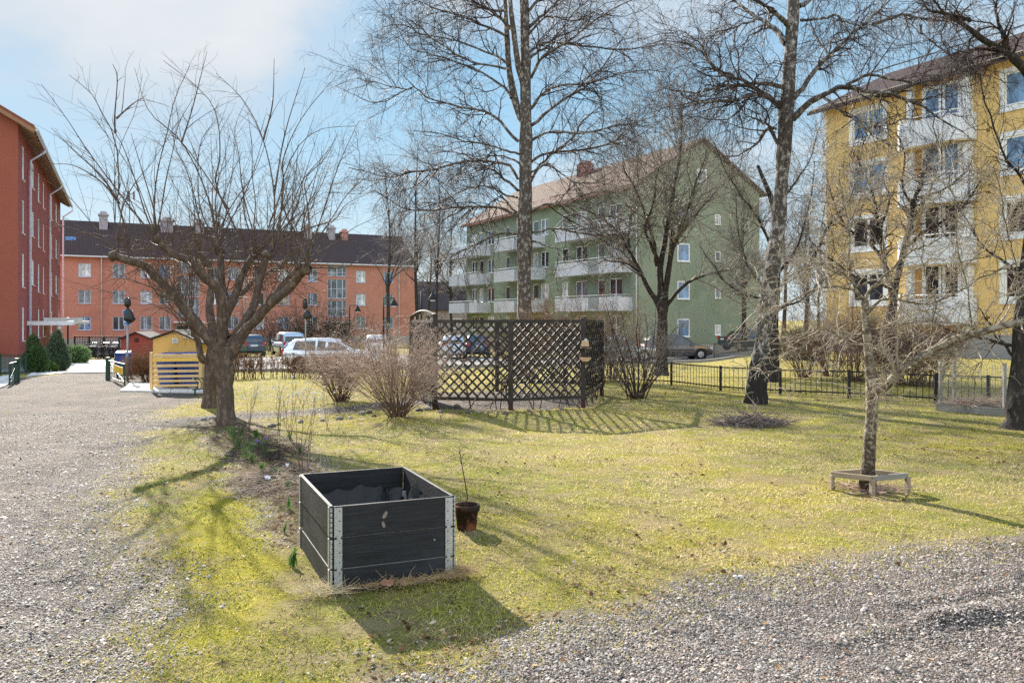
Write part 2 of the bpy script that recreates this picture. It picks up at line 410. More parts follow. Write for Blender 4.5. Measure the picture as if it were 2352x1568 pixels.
def gravel_mat(name, k=1.0, dirt=.5):
    t = NT(name); co = t.coord()
    v = t.n('ShaderNodeTexVoronoi', {'Vector': co, 'Scale': 95, 'Randomness': 1}); d = v.outputs['Distance']
    v2 = t.n('ShaderNodeTexVoronoi', {'Vector': co, 'Scale': 150}); 
    rnd_ = t.n('ShaderNodeSeparateColor', {0: v.outputs['Color']}).outputs[0]
    c = t.ramp(rnd_, [(0, lin((64, 57, 55))), (.25, lin((120, 109, 99))), (.5, lin((152, 139, 128))), (.75, lin((174, 161, 149))), (1, lin((198, 188, 178)))])
    c = t.mix(t.rng(d, .30, .62), c, sc3(lin((64, 56, 50)), .8))
    big = t.noise(co, .8, 6, .65, .6)
    c = t.mix(t.rng(big, .45, .62, 0, dirt), c, lin((150, 134, 122)))
    ed = t.n('ShaderNodeAttribute', attribute_name='tint').outputs['Fac']
    e2 = t.math('ADD', ed, t.math('MULTIPLY', t.math('SUBTRACT', t.noise(co, 6, 6, .7), .5), 1.2))
    mossy = t.mix(t.noise(co, 40, 4, .7), lin((84, 74, 44)), lin((168, 156, 96)))
    c = t.mix(t.rng(e2, .95, .45, 0, .75), c, mossy)
    tr_ = t.n('ShaderNodeMapping', {'Vector': co, 'Rotation': (0, 0, -.39), 'Scale': (1.5, .16, 1)}).outputs[0]
    c = t.mix(t.rng(t.noise(tr_, 1.0, 5, .6), .48, .66, 0, .5), c, lin((86, 76, 68)))
    c = t.mix(t.rng(t.noise(co, 1.6, 5, .65), .52, .66, 0, .4), c, lin((84, 74, 66)))
    c = t.mix(1.0, c, (k, k, k), 'MULTIPLY')
    h = t.math('SUBTRACT', t.math('MULTIPLY', t.noise(co, 9, 4, .6), .6), d)
    return t.finish(c, .9, 0, .2, t.bump(h, .9, .02))
def soil_mat():
    t = NT('soil'); co = t.coord(); a = t.noise(co, 22, 7, .7); b = t.noise(co, 3, 5, .6)
    c = t.mix(t.rng(a, .35, .65), lin((58, 46, 36)), lin((140, 120, 96)))
    c = t.mix(t.rng(b, .5, .62, 0, .6), c, lin((96, 100, 50)))
    return t.finish(c, .95, 0, .1, t.bump(a, 1.0, .06))
MAT_LAWN = lawn_mat(); MAT_GR = gravel_mat('gravel', .86); MAT_PATH = gravel_mat('path_grit', .72, .8); MAT_SOIL = soil_mat()
# fine patch, split by zone so that each zone is a surface of its own
rows = 2.4*np.exp(np.arange(390)*.0079); cols = np.linspace(-1, 1, 640)
Y = np.repeat(rows[:, None], 640, 1); X = cols[None]*(.80*Y+1.5)
Z = ground_z(X, Y); VV = np.stack([X, Y, Z], -1).reshape(-1, 3)
xc = (X[:-1, :-1]+X[1:, 1:])/2; yc = (Y[:-1, :-1]+Y[1:, 1:])/2; zn = zones(xc, yc)
idx = np.arange(X.size).reshape(X.shape); Q = np.stack([idx[:-1, :-1], idx[:-1, 1:], idx[1:, 1:], idx[1:, :-1]], -1)
# how worn the turf is at each point: share of bare ground round about
EDGE = np.zeros(X.size)
for a_ in range(10):
    for r_ in (.16, .38): EDGE += (zones((X+r_*math.cos(a_*.628+r_)), (Y+1.3*r_*math.sin(a_*.628+r_))) > 0).ravel()/20
for k, nm, mt in ((0, 'lawn', MAT_LAWN), (1, 'gravel_drive', MAT_GR), (2, 'gravel_yard', MAT_GR), (3, 'garden_path', MAT_PATH), (4, 'bed_soil', MAT_SOIL)):
    q = Q[zn == k]; u, inv = np.unique(q, return_inverse=True)
    npmesh(nm, VV[u], [inv.reshape(-1, 4)], mt, None, True, EDGE[u])['kind'] = 'structure'
gx = np.concatenate([np.linspace(-400, -64, 15), np.arange(-60, 61, 3), np.linspace(64, 400, 15)]); gy = np.concatenate([np.linspace(-200, -8, 9), np.arange(-5, 121, 3), np.linspace(130, 900, 15)])
X, Y = np.meshgrid(gx, gy); Z = terr(X, Y)-.04
ins = (Y > 4) & (Y < 47) & (np.abs(X) < .72*Y); Z[ins] -= .25
idx = np.arange(X.size).reshape(X.shape); Q = np.stack([idx[:-1, :-1], idx[:-1, 1:], idx[1:, 1:], idx[1:, :-1]], -1).reshape(-1, 4)
npmesh('ground', np.stack([X, Y, Z], -1).reshape(-1, 3), [Q], MAT_LAWN, None, True)['kind'] = 'structure'

def strip(name, mat, A, B, n=40, lift=.03):
    """a sheet between two polylines draped on the terrain"""
    a = spline([(p[0], p[1], 0) for p in A], n); b = spline([(p[0], p[1], 0) for p in B], n); V = []
    for k in range(7):
        p = a+(b-a)*k/6; p[:, 2] = ground_z(p[:, 0], p[:, 1])+lift; V.append(p)
    V = np.stack(V, 1); idx = np.arange(n*7).reshape(n, 7)
    Q = np.stack([idx[:-1, :-1], idx[:-1, 1:], idx[1:, 1:], idx[1:, :-1]], -1).reshape(-1, 4)
    o = npmesh(name, V.reshape(-1, 3), [Q], mat, None, True); o['kind'] = 'structure'; return o
U2 = np.array([.887, .462])
MAT_ASPH = M('asphalt', (128, 126, 124), .9, .25, .7, .4, 60)
MAT_SLAB = M('concrete_slab', (206, 202, 194), .85, .12, 2.2, .2, 30)
MAT_KERB = M('kerb_stone', (150, 147, 142), .85, .2, 2, .3, 20)
r0 = np.array([9.5, 47.5])
strip('road', MAT_ASPH, [tuple(r0+U2*t) for t in (-34, -10, 10, 40)], [tuple(r0+U2*t+np.array([-.462, .887])*9) for t in (-34, -10, 10, 40)], 60, .035)
strip('parking_lot', MAT_ASPH, [tuple(r0+U2*t+np.array([-.462, .887])*9.2) for t in (-34, -20, -12, -6)], [tuple(r0+U2*t+np.array([-.462, .887])*20) for t in (-34, -20, -12, -6)], 40, .032)
kb = MB()
for t in np.arange(-26, 34, 1.0):
    a = r0+U2*t; b = r0+U2*(t+.99); kb.bar((a[0], a[1], gz(*a)+.05), (b[0], b[1], gz(*b)+.05), .14, .20)
kb.build('kerb', MAT_KERB)['kind'] = 'structure'
pv = MB()
def slabs(c0, c1, c2, c3, nu, nv, th=.04):
    c = [np.array(G(*p)) for p in (c0, c1, c2, c3)]
    for i in range(nu):
        for j in range(nv):
            q = []
            for di, dj in ((.0, .0), (.975, 0), (.975, .97), (0, .97)):
                u, v = (i+di)/nu, (j+dj)/nv
                p = (c[0]*(1-u)+c[1]*u)*(1-v)+(c[3]*(1-u)+c[2]*u)*v; q.append((p[0], p[1], gz(*p)))
            h = th+rnd.uniform(-.004, .004)
            pv.add([(x, y, z-.05) for x, y, z in q]+[(x, y, z+h) for x, y, z in q], [(4, 5, 6, 7), (0, 1, 5, 4), (1, 2, 6, 5), (2, 3, 7, 6), (3, 0, 4, 7)])
slabs((-40, 916), (46, 872), (30, 862), (-60, 880), 8, 3)
slabs((60, 866), (272, 834), (150, 826), (88, 846), 14, 3)
slabs((276, 900), (470, 903), (470, 886), (300, 880), 5, 2)
pv.build('pavement', MAT_SLAB)['kind'] = 'structure'

# ------------------------------------------------------------------ loose cover: stones, grass, leaves
def scatter(n, r0_, r1_, half=.68, power=0.0):
    r = r0_*np.exp(NR.random(n)*math.log(r1_/r0_)); a = (NR.random(n)*2-1)*half
    return r*np.sin(a), r*np.cos(a)
# gravel stones
x, y = scatter(420000, 3.2, 17); z_ = zones(x, y); edge = NR.random(len(x))
keep = (z_ == 1) | (z_ == 2) | ((z_ == 3) & (edge < .5)) | (((z_ == 0) & ((zones(x+.18, y+.1) != 0) | (zones(x-.2, y-.15) != 0))) & (edge < .38)) | (((z_ == 0) & ((zones(x+.45, y-.3) != 0) | (zones(x-.4, y-.35) != 0))) & (edge < .04))
x, y = x[keep], y[keep]; n = len(x); zz = ground_z(x, y)
octa = np.array([(1, 0, 0), (0, 1, 0), (-1, 0, 0), (0, -1, 0), (.1, .1, .8), (-.1, .1, -.5)], float)
of = np.array([(0, 1, 4), (1, 2, 4), (2, 3, 4), (3, 0, 4)])
s = .0036*np.exp(NR.normal(0, .42, n))*(1+.03*np.hypot(x, y)); an = NR.random(n)*6.28
V = octa[None]*(s[:, None, None]*(.7+.7*NR.random((n, 6, 1))))
V[:, :, 0] *= (1+.6*NR.random(n))[:, None]
V[:, :, 2] += V[:, :, 0]*NR.normal(0, .35, n)[:, None]
c, si = np.cos(an)[:, None], np.sin(an)[:, None]
V = np.stack([V[:, :, 0]*c-V[:, :, 1]*si+x[:, None], V[:, :, 0]*si+V[:, :, 1]*c+y[:, None], V[:, :, 2]+zz[:, None]+.2*s[:, None]], -1)
t = NT('stone_chips'); at = t.n('ShaderNodeAttribute', attribute_name='tint').outputs['Fac']
cst = t.ramp(at, [(0, lin((56, 51, 51))), (.25, lin((116, 107, 98))), (.5, lin((136, 126, 117))), (.75, lin((156, 146, 137))), (.92, lin((176, 168, 160))), (1, lin((160, 122, 104)))])
mst = t.finish(cst, .75, 0, .35)
st = npmesh('gravel_stones', V.reshape(-1, 3), [(of[None]+6*np.arange(n)[:, None, None]).reshape(-1, 3)], mst, None, False, np.repeat(NR.random(n), 6)); st['kind'] = 'stuff'
# grass blades
x, y = scatter(440000, 3.3, 48, .72); z_ = zones(x, y); e = NR.random(len(x))
pn = vnoise(x, y, 1.7)+.7*vnoise(x+40, y, 5.)+.5*vnoise(x, y+3, 13.)
keep = ((z_ == 0) & (pn > -.25+.5*(e-.5))) | ((z_ == 4) & (e < .16)) | ((z_ != 0) & (e < .004)) | (((z_ == 1) | (z_ == 2)) & (e < .30) & ((zones(x+.2, y+.2) == 0) | (zones(x-.1, y+.3) == 0))) | (((z_ == 1) | (z_ == 2)) & (e < .12) & ((zones(x+.5, y+.3) == 0) | (zones(x, y+.6) == 0)))
keep &= ~((np.hypot(x-3.475, y-8.17) < .38) & (e < .8))
x, y, e = x[keep], y[keep], NR.random(keep.sum()); n = len(x); r = np.hypot(x, y); zz = ground_z(x, y)
hgt = (.006+.016*NR.random(n)**1.8)*(1+.35*vnoise(x+8, y, 1.1))*(1+.012*r); tall = NR.random(n) < .03; hgt[tall] *= 2.1
wd = .0018+.00042*r; an = NR.random(n)*6.28; ln_ = NR.normal(0, 1, (n, 2))*hgt[:, None]*1.5
dx, dy = np.cos(an)*wd, np.sin(an)*wd
V = np.stack([np.stack([x-dx, y-dy, zz-.003], -1), np.stack([x+dx, y+dy, zz-.003], -1), np.stack([x+ln_[:, 0], y+ln_[:, 1], zz+hgt], -1)], 1)
patch = vnoise(x, y, .33)+.6*vnoise(x, y, 2.2)
tint = np.clip(.55+patch*.8+NR.normal(0, .27, n), 0, 1)
t = NT('grass_blade'); at = t.n('ShaderNodeAttribute', attribute_name='tint').outputs['Fac']
cg = t.ramp(at, [(0, lin((70, 80, 32))), (.2, lin((136, 146, 58))), (.45, lin((198, 190, 80))), (.7, lin((202, 182, 112))), (1, lin((224, 208, 164)))])
g = npmesh('grass', V.reshape(-1, 3), [np.arange(3*n).reshape(-1, 3)], t.finish(cg, .7, 0, .2, None, 0, .45), None, False, np.repeat(tint, 3)); g['kind'] = 'stuff'
# fallen leaves and straw
x, y = scatter(30000, 3.5, 24, .70); z_ = zones(x, y); e = NR.random(len(x))
lit = (np.hypot((x-6.9)/2.2, (y-10.2)/1.3) < 1) | ((x > 3.4) & (np.abs(y-(19.2-.25*(x-4))) < 1.5)) | (np.hypot(x-3.5, y-8.2) < .55) | (np.hypot((x-1.3)/2.6, (y-15.2)/.6) < 1)
keep = ((z_ == 0) & ((e < .5*sstep(-.02, .35, vnoise(x, y, .9)+.6*vnoise(x+5, y, 3.1))) | (lit & (e < .8)))) | ((z_ == 4) & (e < .8)) | (((z_ == 1) | (z_ == 2)) & (e < .03))
x, y = x[keep], y[keep]; n = len(x); zz = ground_z(x, y); s = (.010+.016*NR.random(n)**2)*(1+.02*np.hypot(x, y)); an = NR.random(n)*6.28
base = np.array([(-1, 0, 0), (-.2, .55, 0), (.9, .1, 0), (-.1, -.55, 0), (0, 0, 0)], float); V = np.repeat(base[None], n, 0)*s[:, None, None]
V[:, :4, 2] += np.abs(NR.normal(0, .45, (n, 4)))*s[:, None]
c, si = np.cos(an)[:, None], np.sin(an)[:, None]
V = np.stack([V[:, :, 0]*c-V[:, :, 1]*si+x[:, None], V[:, :, 0]*si+V[:, :, 1]*c+y[:, None], V[:, :, 2]+zz[:, None]+.012], -1)
lf = np.array([(0, 3, 4), (3, 2, 4), (2, 1, 4), (1, 0, 4)])
t = NT('dead_leaf'); at = t.n('ShaderNodeAttribute', attribute_name='tint').outputs['Fac']
cl_ = t.ramp(at, [(0, lin((70, 48, 34))), (.4, lin((128, 94, 66))), (.75, lin((170, 140, 104))), (1, lin((204, 186, 158)))])
lv = npmesh('fallen_leaves', V.reshape(-1, 3), [(lf[None]+5*np.arange(n)[:, None, None]).reshape(-1, 3)], t.finish(cl_, .8, 0, .2, None, 0, .2), None, False, np.repeat(NR.random(n), 5)); lv['kind'] = 'stuff'
# ------------------------------------------------------------------ buildings
MAT_WHITE = M('white_paint', (226, 228, 230), .6, .06, 3, .05, 40)
MAT_GREYW = M('grey_white_render', (208, 212, 218), .8, .08, 1.5, .15, 40)
def glass(name, c, rough=.06):
    t = NT(name); co = t.coord(); 
    col = t.mix(t.rng(t.noise(t.mapping(co, (2.6, 2.6, 1.3)), 1.0, 7, .68, .8), .36, .64), sc3(lin(c), .4), sc3(lin(c), 1.7))  # light and dark mottling paints tree reflections into the pane colour
    return t.finish(col, rough, 0, .9, t.bump(t.noise(co, 1.3, 2, .5), .03, .05))
GL = [glass('dark_glass', (40, 46, 52)), glass('blue_glass', (92, 124, 158)), glass('curtained_glass', (196, 200, 202), .12), glass('grey_glass', (104, 112, 116))]
def wall_grid(mb, fm, us, zs, ops, rev=.12):
    us = sorted(set([round(u, 4) for u in us]+[round(v, 4) for o in ops for v in (o[0], o[0]+o[2])])); zs = sorted(set([round(z, 4) for z in zs]+[round(v, 4) for o in ops for v in (o[1], o[1]+o[3])]))
    for u0, u1 in zip(us[:-1], us[1:]):
        for z0, z1 in zip(zs[:-1], zs[1:]):
            um, zm = (u0+u1)/2, (z0+z1)/2
            if any(o[0] < um < o[0]+o[2] and o[1] < zm < o[1]+o[3] for o in ops): continue
            mb.quad(fm(u0, z0, 0), fm(u1, z0, 0), fm(u1, z1, 0), fm(u0, z1, 0))
    for u, z, w_, h in ops:
        a, b = (u, z), (u+w_, z); c, d = (u+w_, z+h), (u, z+h)
        for p, q in ((a, b), (b, c), (c, d), (d, a)):
            mb.quad(fm(*p, 0), fm(*q, 0), fm(*q, rev), fm(*p, rev))
        mb.quad(fm(u, z, rev+.5), fm(u+w_, z, rev+.5), fm(u+w_, z+h, rev+.5), fm(u, z+h, rev+.5))
_wc = {}
def window(parent, loc, rz, w_, h, mull=(.5,), trans=(), surround=0., fr=.06, gl=0, rec=.09, fmat=None, sill=True, name='window'):
    key = (w_, h, mull, trans, surround, fr, rec, sill, fmat)
    if key not in _wc:
        m = MB(); y0, y1 = rec-.03, rec+.04
        m.span((0, y0, 0), (fr, y1, h)); m.span((w_-fr, y0, 0), (w_, y1, h)); m.span((fr, y0, 0), (w_-fr, y1, fr)); m.span((fr, y0, h-fr), (w_-fr, y1, h))
        for q in mull: m.span((q*w_-fr*.7, y0+.004, fr), (q*w_+fr*.7, y1-.004, h-fr))
        for q in trans: m.span((fr, y0+.008, q*h-fr*.45), (w_-fr, y1-.008, q*h+fr*.45))
        if surround:
            s = surround
            m.span((-s, -.03, -s), (0, .0, h+s)); m.span((w_, -.03, -s), (w_+s, 0, h+s)); m.span((0, -.03, h), (w_, 0, h+s)); m.span((0, -.03, -s), (w_, 0, 0))
        if sill: m.span((-.04-surround, -.07, -.035-surround), (w_+.04+surround, -.031 if surround else rec-.035, -.004-surround))
        g = MB(); g.span((fr*.9, rec, fr*.9), (w_-fr*.9, rec+.015, h-fr*.9))
        _wc[key] = (m.data('window', fmat or MAT_WHITE), g)
    fd, g = _wc[key]
    if (key, gl) not in _wc: _wc[(key, gl)] = g.data('pane', GL[gl])
    o = link(name, fd, parent, loc, rz); link('pane', _wc[(key, gl)], o); return o
def roof_mat(name, a, b, tile=3.2):
    t = NT(name); co = t.coord()
    wv = t.n('ShaderNodeTexWave', {'Vector': co, 'Scale': tile, 'Distortion': .6, 'Detail': 1.0}, bands_direction='X').outputs['Fac']
    n_ = t.noise(co, 5, 6, .7); n3 = t.noise(co, .7, 4, .6)
    c = t.mix(t.math('ADD', t.math('MULTIPLY', n_, .6), t.math('MULTIPLY', n3, .4)), lin(a), lin(b))
    rw = t.n('ShaderNodeTexWave', {'Vector': co, 'Scale': tile*.8, 'Distortion': .3}, bands_direction='Y').outputs['Fac']
    h = t.math('ADD', wv, t.math('MULTIPLY', rw, .6))
    c = t.mix(t.rng(h, .1, .9), sc3(lin(a), .55), c)
    return t.finish(c, .85, 0, .2, t.bump(h, .8, .05))
def gable_roof(mb, L, W, ze, zr, ov=.5, og=.4, th=.16):
    sl = (zr-ze)/(W/2)
    for s in (0, 1):
        y0, y1 = (-ov, W/2) if s == 0 else (W+ov, W/2); z0, z1 = ze-ov*sl, zr
        vs = [(-og, y0, z0), (L+og, y0, z0), (L+og, y1, z1), (-og, y1, z1)]
        mb.add([(x, y, z) for x, y, z in vs]+[(x, y, z+th) for x, y, z in vs], [(0, 3, 2, 1), (4, 5, 6, 7), (0, 1, 5, 4), (1, 2, 6, 5), (2, 3, 7, 6), (3, 0, 4, 7)])
def pipe(parent, pts, r=.05, mat=None, name='downpipe'):
    m = MB(); m.tube(pts, r, 8); return m.build(name, mat or MAT_GREYW, parent, True)
def front(u, z, d): return (u, d, z)

# ---- orange block across the street
OB_L, OB_W, OB_S, OB_B = 49.0, 11.0, 2.8, -1.35
ob = thing('apartment_building', 'long orange-red three storey apartment block with dark tiled roof and chimneys', 'building', (-45-.887*12, 87.7-.462*12, 0), math.atan2(.462, .887))
MAT_OR = M('orange_render', (192, 132, 114), .9, .05, .5, .15, 30, stain=(182, 122, 106), sthr=.52, sscale=.25, streak=.35)
cols_t = [12.0, 17.6, 21.3, 25.0, 31.0, 33.2, 35.6, 37.2, 40.2, 43.8, 47.0]
cols_t = [3.5, 7.5, 12.0-.6, 16.9, 20.9, 23.6, 30.2, 34.0, 38.0, 41.4, 44.9, 47.4]
# staircase bays and ordinary windows, measured along the facade
stairs_t = [26.3, 42.4]
def t_of(px):
    k = (px-CX)/F; return ((-45-.887*12)-k*(87.7-.462*12))/(k*.462-.887)
cols_t = [t_of(px) for px in (120, 194.5, 273, 336, 379, 492, 536, 595, 652, 718, 829, 893)]
stairs_t = [t_of(433), t_of(774)]
ops = []; zl = [OB_B+1.0+OB_S*i+.85 for i in range(3)]
for u in cols_t:
    for z in zl: ops.append((u-.6, z, 1.2, 1.45))
for u in stairs_t:
    for z, h in ((OB_B+3.3, 1.95), (OB_B+5.5, 2.3), (OB_B+8.15, 1.35)): ops.append((u-1.15, z, 2.3, h))
    ops.append((u-1.3, OB_B+.1, 2.6, 2.3))
m = MB(); ze = 8.55
wall_grid(m, front, [0, OB_L], [OB_B-.5, ze], ops)
m.quad((OB_L, 0, OB_B-.5), (OB_L, OB_W, OB_B-.5), (OB_L, OB_W, ze), (OB_L, OB_W/2, 12.3), (OB_L, 0, ze)); m.quad((0, 0, OB_B-.5), (0, OB_W, OB_B-.5), (0, OB_W, ze), (0, OB_W/2, 12.3), (0, 0, ze)); m.quad((0, OB_W, OB_B-.5), (OB_L, OB_W, OB_B-.5), (OB_L, OB_W, ze), (0, OB_W, ze))
m.build('wall', MAT_OR, ob)
m = MB(); m.span((-.03, -.04, OB_B-.5), (OB_L+.03, -.003, OB_B+.95)); m.build('plinth', M('plinth_grey', (150, 146, 144), .9, .1, 1, .3, 30), ob)
nb = 0
MAT_LILAC = M('lilac_white_frame', (196, 200, 218), .6, .05)
for i, u in enumerate(cols_t):
    for j, z in enumerate(zl): window(ob, (u-.6, 0, z), 0, 1.2, 1.45, (.5,) if i % 3 else (.33, .5), (), 0, .07, (2, 3, 3, 0, 2, 1, 3)[(i*5+j*3) % 7], fmat=MAT_LILAC)
for u in stairs_t:
    for z, h, tr in ((OB_B+3.3, 1.95, (.5,)), (OB_B+5.5, 2.3, (.5,)), (OB_B+8.15, 1.35, (.33,))): window(ob, (u-1.15, 0, z), 0, 2.3, h, (.2, .5, .8), tr, 0, .06, 3, fmat=MAT_LILAC, name='stair_window')
    d = MB(); d.span((u-1.3, .06, OB_B+.1), (u-1.2, .14, OB_B+2.4)); d.span((u+1.2, .06, OB_B+.1), (u+1.3, .14, OB_B+2.4)); d.span((u-1.2, .06, OB_B+2.3), (u+1.2, .14, OB_B+2.4)); d.span((u-.05, .06, OB_B+.1), (u+.05, .14, OB_B+2.3))
    dd = d.build('entrance_door', MAT_LILAC, ob); g = MB(); g.span((u-1.2, .09, OB_B+.1), (u+1.2, .11, OB_B+2.3)); g.build('pane', GL[0], dd)
    d = MB(); d.span((u-1.6, -1.1, OB_B+2.6), (u+1.6, -.003, OB_B+2.75)); d.build('canopy', MAT_GREYW, ob)
m = MB(); gable_roof(m, OB_L, OB_W, ze+.05, 12.4, .45, .15); m.build('roof', roof_mat('dark_tiles', (62, 50, 52), (104, 88, 86), 2.2), ob)
m = MB(); m.span((-.1, -.62, ze-.36), (OB_L+.1, -.46, ze-.22)); m.span((-.1, -.45, ze-.30), (OB_L+.1, -.0, ze-.24)); m.build('gutter', MAT_GREYW, ob)
for px in (233, 560, 916): pipe(ob, [(t_of(px), -.5, ze-.3), (t_of(px), -.12, ze-.8), (t_of(px), -.1, OB_B+.3)], .06)
MAT_CHIM = M('chimney_metal', (158, 152, 158), .7, .12, 2)
for px, zt, s in ((240, 13.6, 1), (392, 13.3, 1.5), (470, 13.2, 1.1), (512, 13.1, 1.0), (728, 13.4, 1.0), (784, 13.4, .9), (814, 13.0, .9)):
    m = MB(); u = t_of(px); zt -= .75; s *= .85; m.box((u, OB_W/2-1.0, zt-1.2), (1.0*s, .9, 3.0)); m.box((u, OB_W/2-1.0, zt+.35), (1.25*s, 1.15, .18)); m.box((u, OB_W/2-1.0, zt+.6), (.9*s, .8, .3), 0, .8)
    m.build('chimney', MAT_CHIM if px not in (814,) else M('chimney_brick', (176, 130, 118), .9, .12, 3), ob)
m = MB(); m.box((t_of(162), 2.2, 10.25), (1.0, .7, .1), 0, 1, math.radians(35)); m.build('skylight', GL[1], ob)
m = MB(); u = t_of(304); m.tube([(u, 5.4, 12.2), (u, 5.4, 16.2)], .05); m.box((u-.12, 5.4, 15.6), (.28, .2, 1.2)); m.box((u+.45, 5.4, 15.7), (.2, .15, .9)); m.bar((u, 5.4, 15.9), (u+.45, 5.4, 15.9), .05, .05); m.build('roof_mast', M('mast_grey', (110, 108, 112), .6), ob)

# ---- red block on the left, seen along its long side
RL, RW, RS = 31.0, 11.5, 2.8
rb = thing('apartment_building', 'tall deep red apartment block with white downpipes seen at a steep angle', 'building', (-24.6, 41.5, 0), math.atan2(.906, -.423))
MAT_RED = M('red_render', (150, 80, 72), .9, .06, .6, .2, 30, stain=(140, 72, 64), sthr=.55, sscale=.3, streak=.35)
MAT_REDG = M('red_gable_render', (150, 84, 68), .9, .06, .6, .2, 30)
def tr_(px): 
    k = (px-CX)/F; return (-24.6-k*41.5)/(k*.906+.423)
base = -1.1; zt = 11.5; fl = [base+1.1+RS*i for i in range(4)]
ops = []; wins = []
for px, w_ in ((51, .95), (73, 1.25), (87.5, .95), (99, .8), (118, .8), (128, 1.3), (135, .6)):
    u = tr_(px)
    for i, z in enumerate(fl):
        zz_, h = (z+.85, 1.45) if w_ > 1 else (z+.55, 1.75)
        if w_ > 1 and i == 0: continue
        ops.append((u, zz_, w_, h)); wins.append((u, zz_, w_, h, i))
m = MB(); wall_grid(m, front, [0, RL], [base-.6, zt], ops)
m.quad((RL, 0, base-.6), (RL, RW, base-.6), (RL, RW, zt), (RL, RW/2, zt+3.4), (RL, 0, zt)); m.quad((0, RW, base-.6), (RL, RW, base-.6), (RL, RW, zt), (0, RW, zt)); m.build('wall', MAT_RED, rb)
m = MB(); m.quad((0, 0, base-.6), (0, RW, base-.6), (0, RW, zt), (0, RW/2, zt+3.4), (0, 0, zt)); m.build('gable_wall', MAT_REDG, rb)
m = MB(); m.span((-.04, -.05, base-.6), (RL, -.003, base+.9)); m.span((-.05, -.05, base-.6), (-.003, RW, base+.9)); m.build('plinth', M('red_plinth', (136, 128, 124), .9, .12, 1, .3, 30), rb)
for u, z, w_, h, i in wins: window(rb, (u, 0, z), 0, w_, h, (.5,) if w_ > 1 else (), (), 0, .09, (2, 2, 3)[i % 3], rec=.05)
m = MB(); gable_roof(m, RL, RW, zt+.1, zt+3.5, .75, .55, .14); m.build('roof', roof_mat('brown_tiles', (112, 62, 48), (150, 90, 70)), rb)
sl_ = 3.4/(RW/2)
MAT_RAFT = M('rafter_wood', (158, 132, 110), .8, .12, 3)
for k in range(int(RL/.9)+1):
    m = MB(); x = .2+k*.9; m.bar((x, -.7, zt-.03-.7*sl_+.02), (x, -.003, zt-.03), .10, .17); m.build('rafter', MAT_RAFT, rb)
m = MB(); m.bar((-.5, -.78, zt-.44), (-.5, RW/2, zt+3.42), .06, .26); m.bar((-.5, RW/2, zt+3.42), (-.5, RW+.7, zt-.44), .06, .26); m.build('bargeboard', M('bargeboard_brown', (146, 108, 84), .7), rb)
m = MB(); m.span((-.5, -.92, zt-.46), (RL+.3, -.78, zt-.34)); m.build('gutter', MAT_GREYW, rb)
for px in (63.2, 110, 141): u = tr_(px); pipe(rb, [(u, -.85, zt-.42), (u, -.8, zt-.62), (u, -.14, zt-1.15), (u, -.12, base+.1)], .075, M('downpipe_lilac', (206, 206, 226), .5))
for px, z in ((62, 1.35), (100, 1.55), (133, 1.3)):
    u = tr_(px); m = MB(); m.span((u, -2.2, z), (u+2.6, -.003, z+.22)); c = m.build('canopy', MAT_WHITE, rb)
    m = MB(); m.lathe([(.02, z-.28), (.11, z-.2), (.13, z-.1), (.06, z-.003)], (u+.4, -1.5, 0), 10); m.build('globe_lamp', MAT_WHITE, c, True)
    m = MB(); m.span((u+.4, -.02, base+.9), (u+2.0, -.004, z-.1)); m.build('door', M('door_brown', (110, 70, 56), .6), rb)
m = MB(); m.span((-2.6, 1.5, .72), (-.06, 5.5, .92)); m.span((-2.55, 1.6, base-.1), (-2.4, 1.75, .716)); m.span((-2.5, 5.2, base-.1), (-.06, 5.35, .716)); m.build('porch', MAT_GREYW, rb)
tx = bpy.data.curves.new('62', 'FONT'); tx.body = '62'; tx.size = .42; tx.extrude = .015
tmp = link('number_tmp', tx); dg = bpy.context.evaluated_depsgraph_get(); me = bpy.data.meshes.new_from_object(tmp.evaluated_get(dg)); bpy.data.objects.remove(tmp)
me.materials.clear(); me.materials.append(M('sign_dark', (74, 40, 34), .6)); o = link('house_number', me, rb, (-.02, 1.55, 1.85)); o.rotation_euler = (math.pi/2, 0, -math.pi/2)
def text_mesh(body, size, mat, parent, loc, rot, name='lettering'):
    c = bpy.data.curves.new(body, 'FONT'); c.body = body; c.size = size; c.extrude = .002; c.align_x = 'CENTER'; c.align_y = 'CENTER'
    t_ = link('lettering_tmp', c); d_ = bpy.context.evaluated_depsgraph_get(); e_ = bpy.data.meshes.new_from_object(t_.evaluated_get(d_)); bpy.data.objects.remove(t_)
    e_.materials.clear(); e_.materials.append(mat); o_ = link(name, e_, parent, loc); o_.rotation_euler = rot; return o_

# ---- green block
GLn, GW = 30.0, 11.6
gb = thing('apartment_building', 'sage green apartment block with white balconies and reddish tiled roof behind the bare trees', 'building', (-4.71, 86.7, 0), math.atan2(-.887, .462))
MAT_GREEN = M('green_render', (134, 146, 128), .9, .06, .4, .2, 25, stain=(126, 140, 118), sthr=.5, sscale=.2, streak=.35)
ze = 11.5; gl_ = [-.3+2.8*i for i in range(4)]
gops = []; gw = []
for u, w_, hd in ((1.2, 1.3, 0), (3.0, 1.0, 1), (4.9, 1.5, 0), (8.8, .9, 0), (11.2, 1.6, 0), (14.2, 1.0, 1), (15.6, 1.4, 0), (19.2, 1.0, 0), (21.4, 1.7, 0), (24.6, 1.0, 1), (26.2, 1.7, 0)):
    for i, z in enumerate(gl_):
        zz_, h = (z+.1, 2.15) if hd and i else (z+.85, 1.4)
        gops.append((u, zz_, w_, h)); gw.append((u, zz_, w_, h, i, hd))
m = MB(); wall_grid(m, front, [0, GLn], [-1.4, ze], gops)
gm = lambda u, z, d: (GLn-d, u, z)
gg = []
for z in gl_: gg += [(3.5, z+.65, 1.15, 1.35)]
for z in gl_: gg += [(7.1, z+.75, .55, .8)]
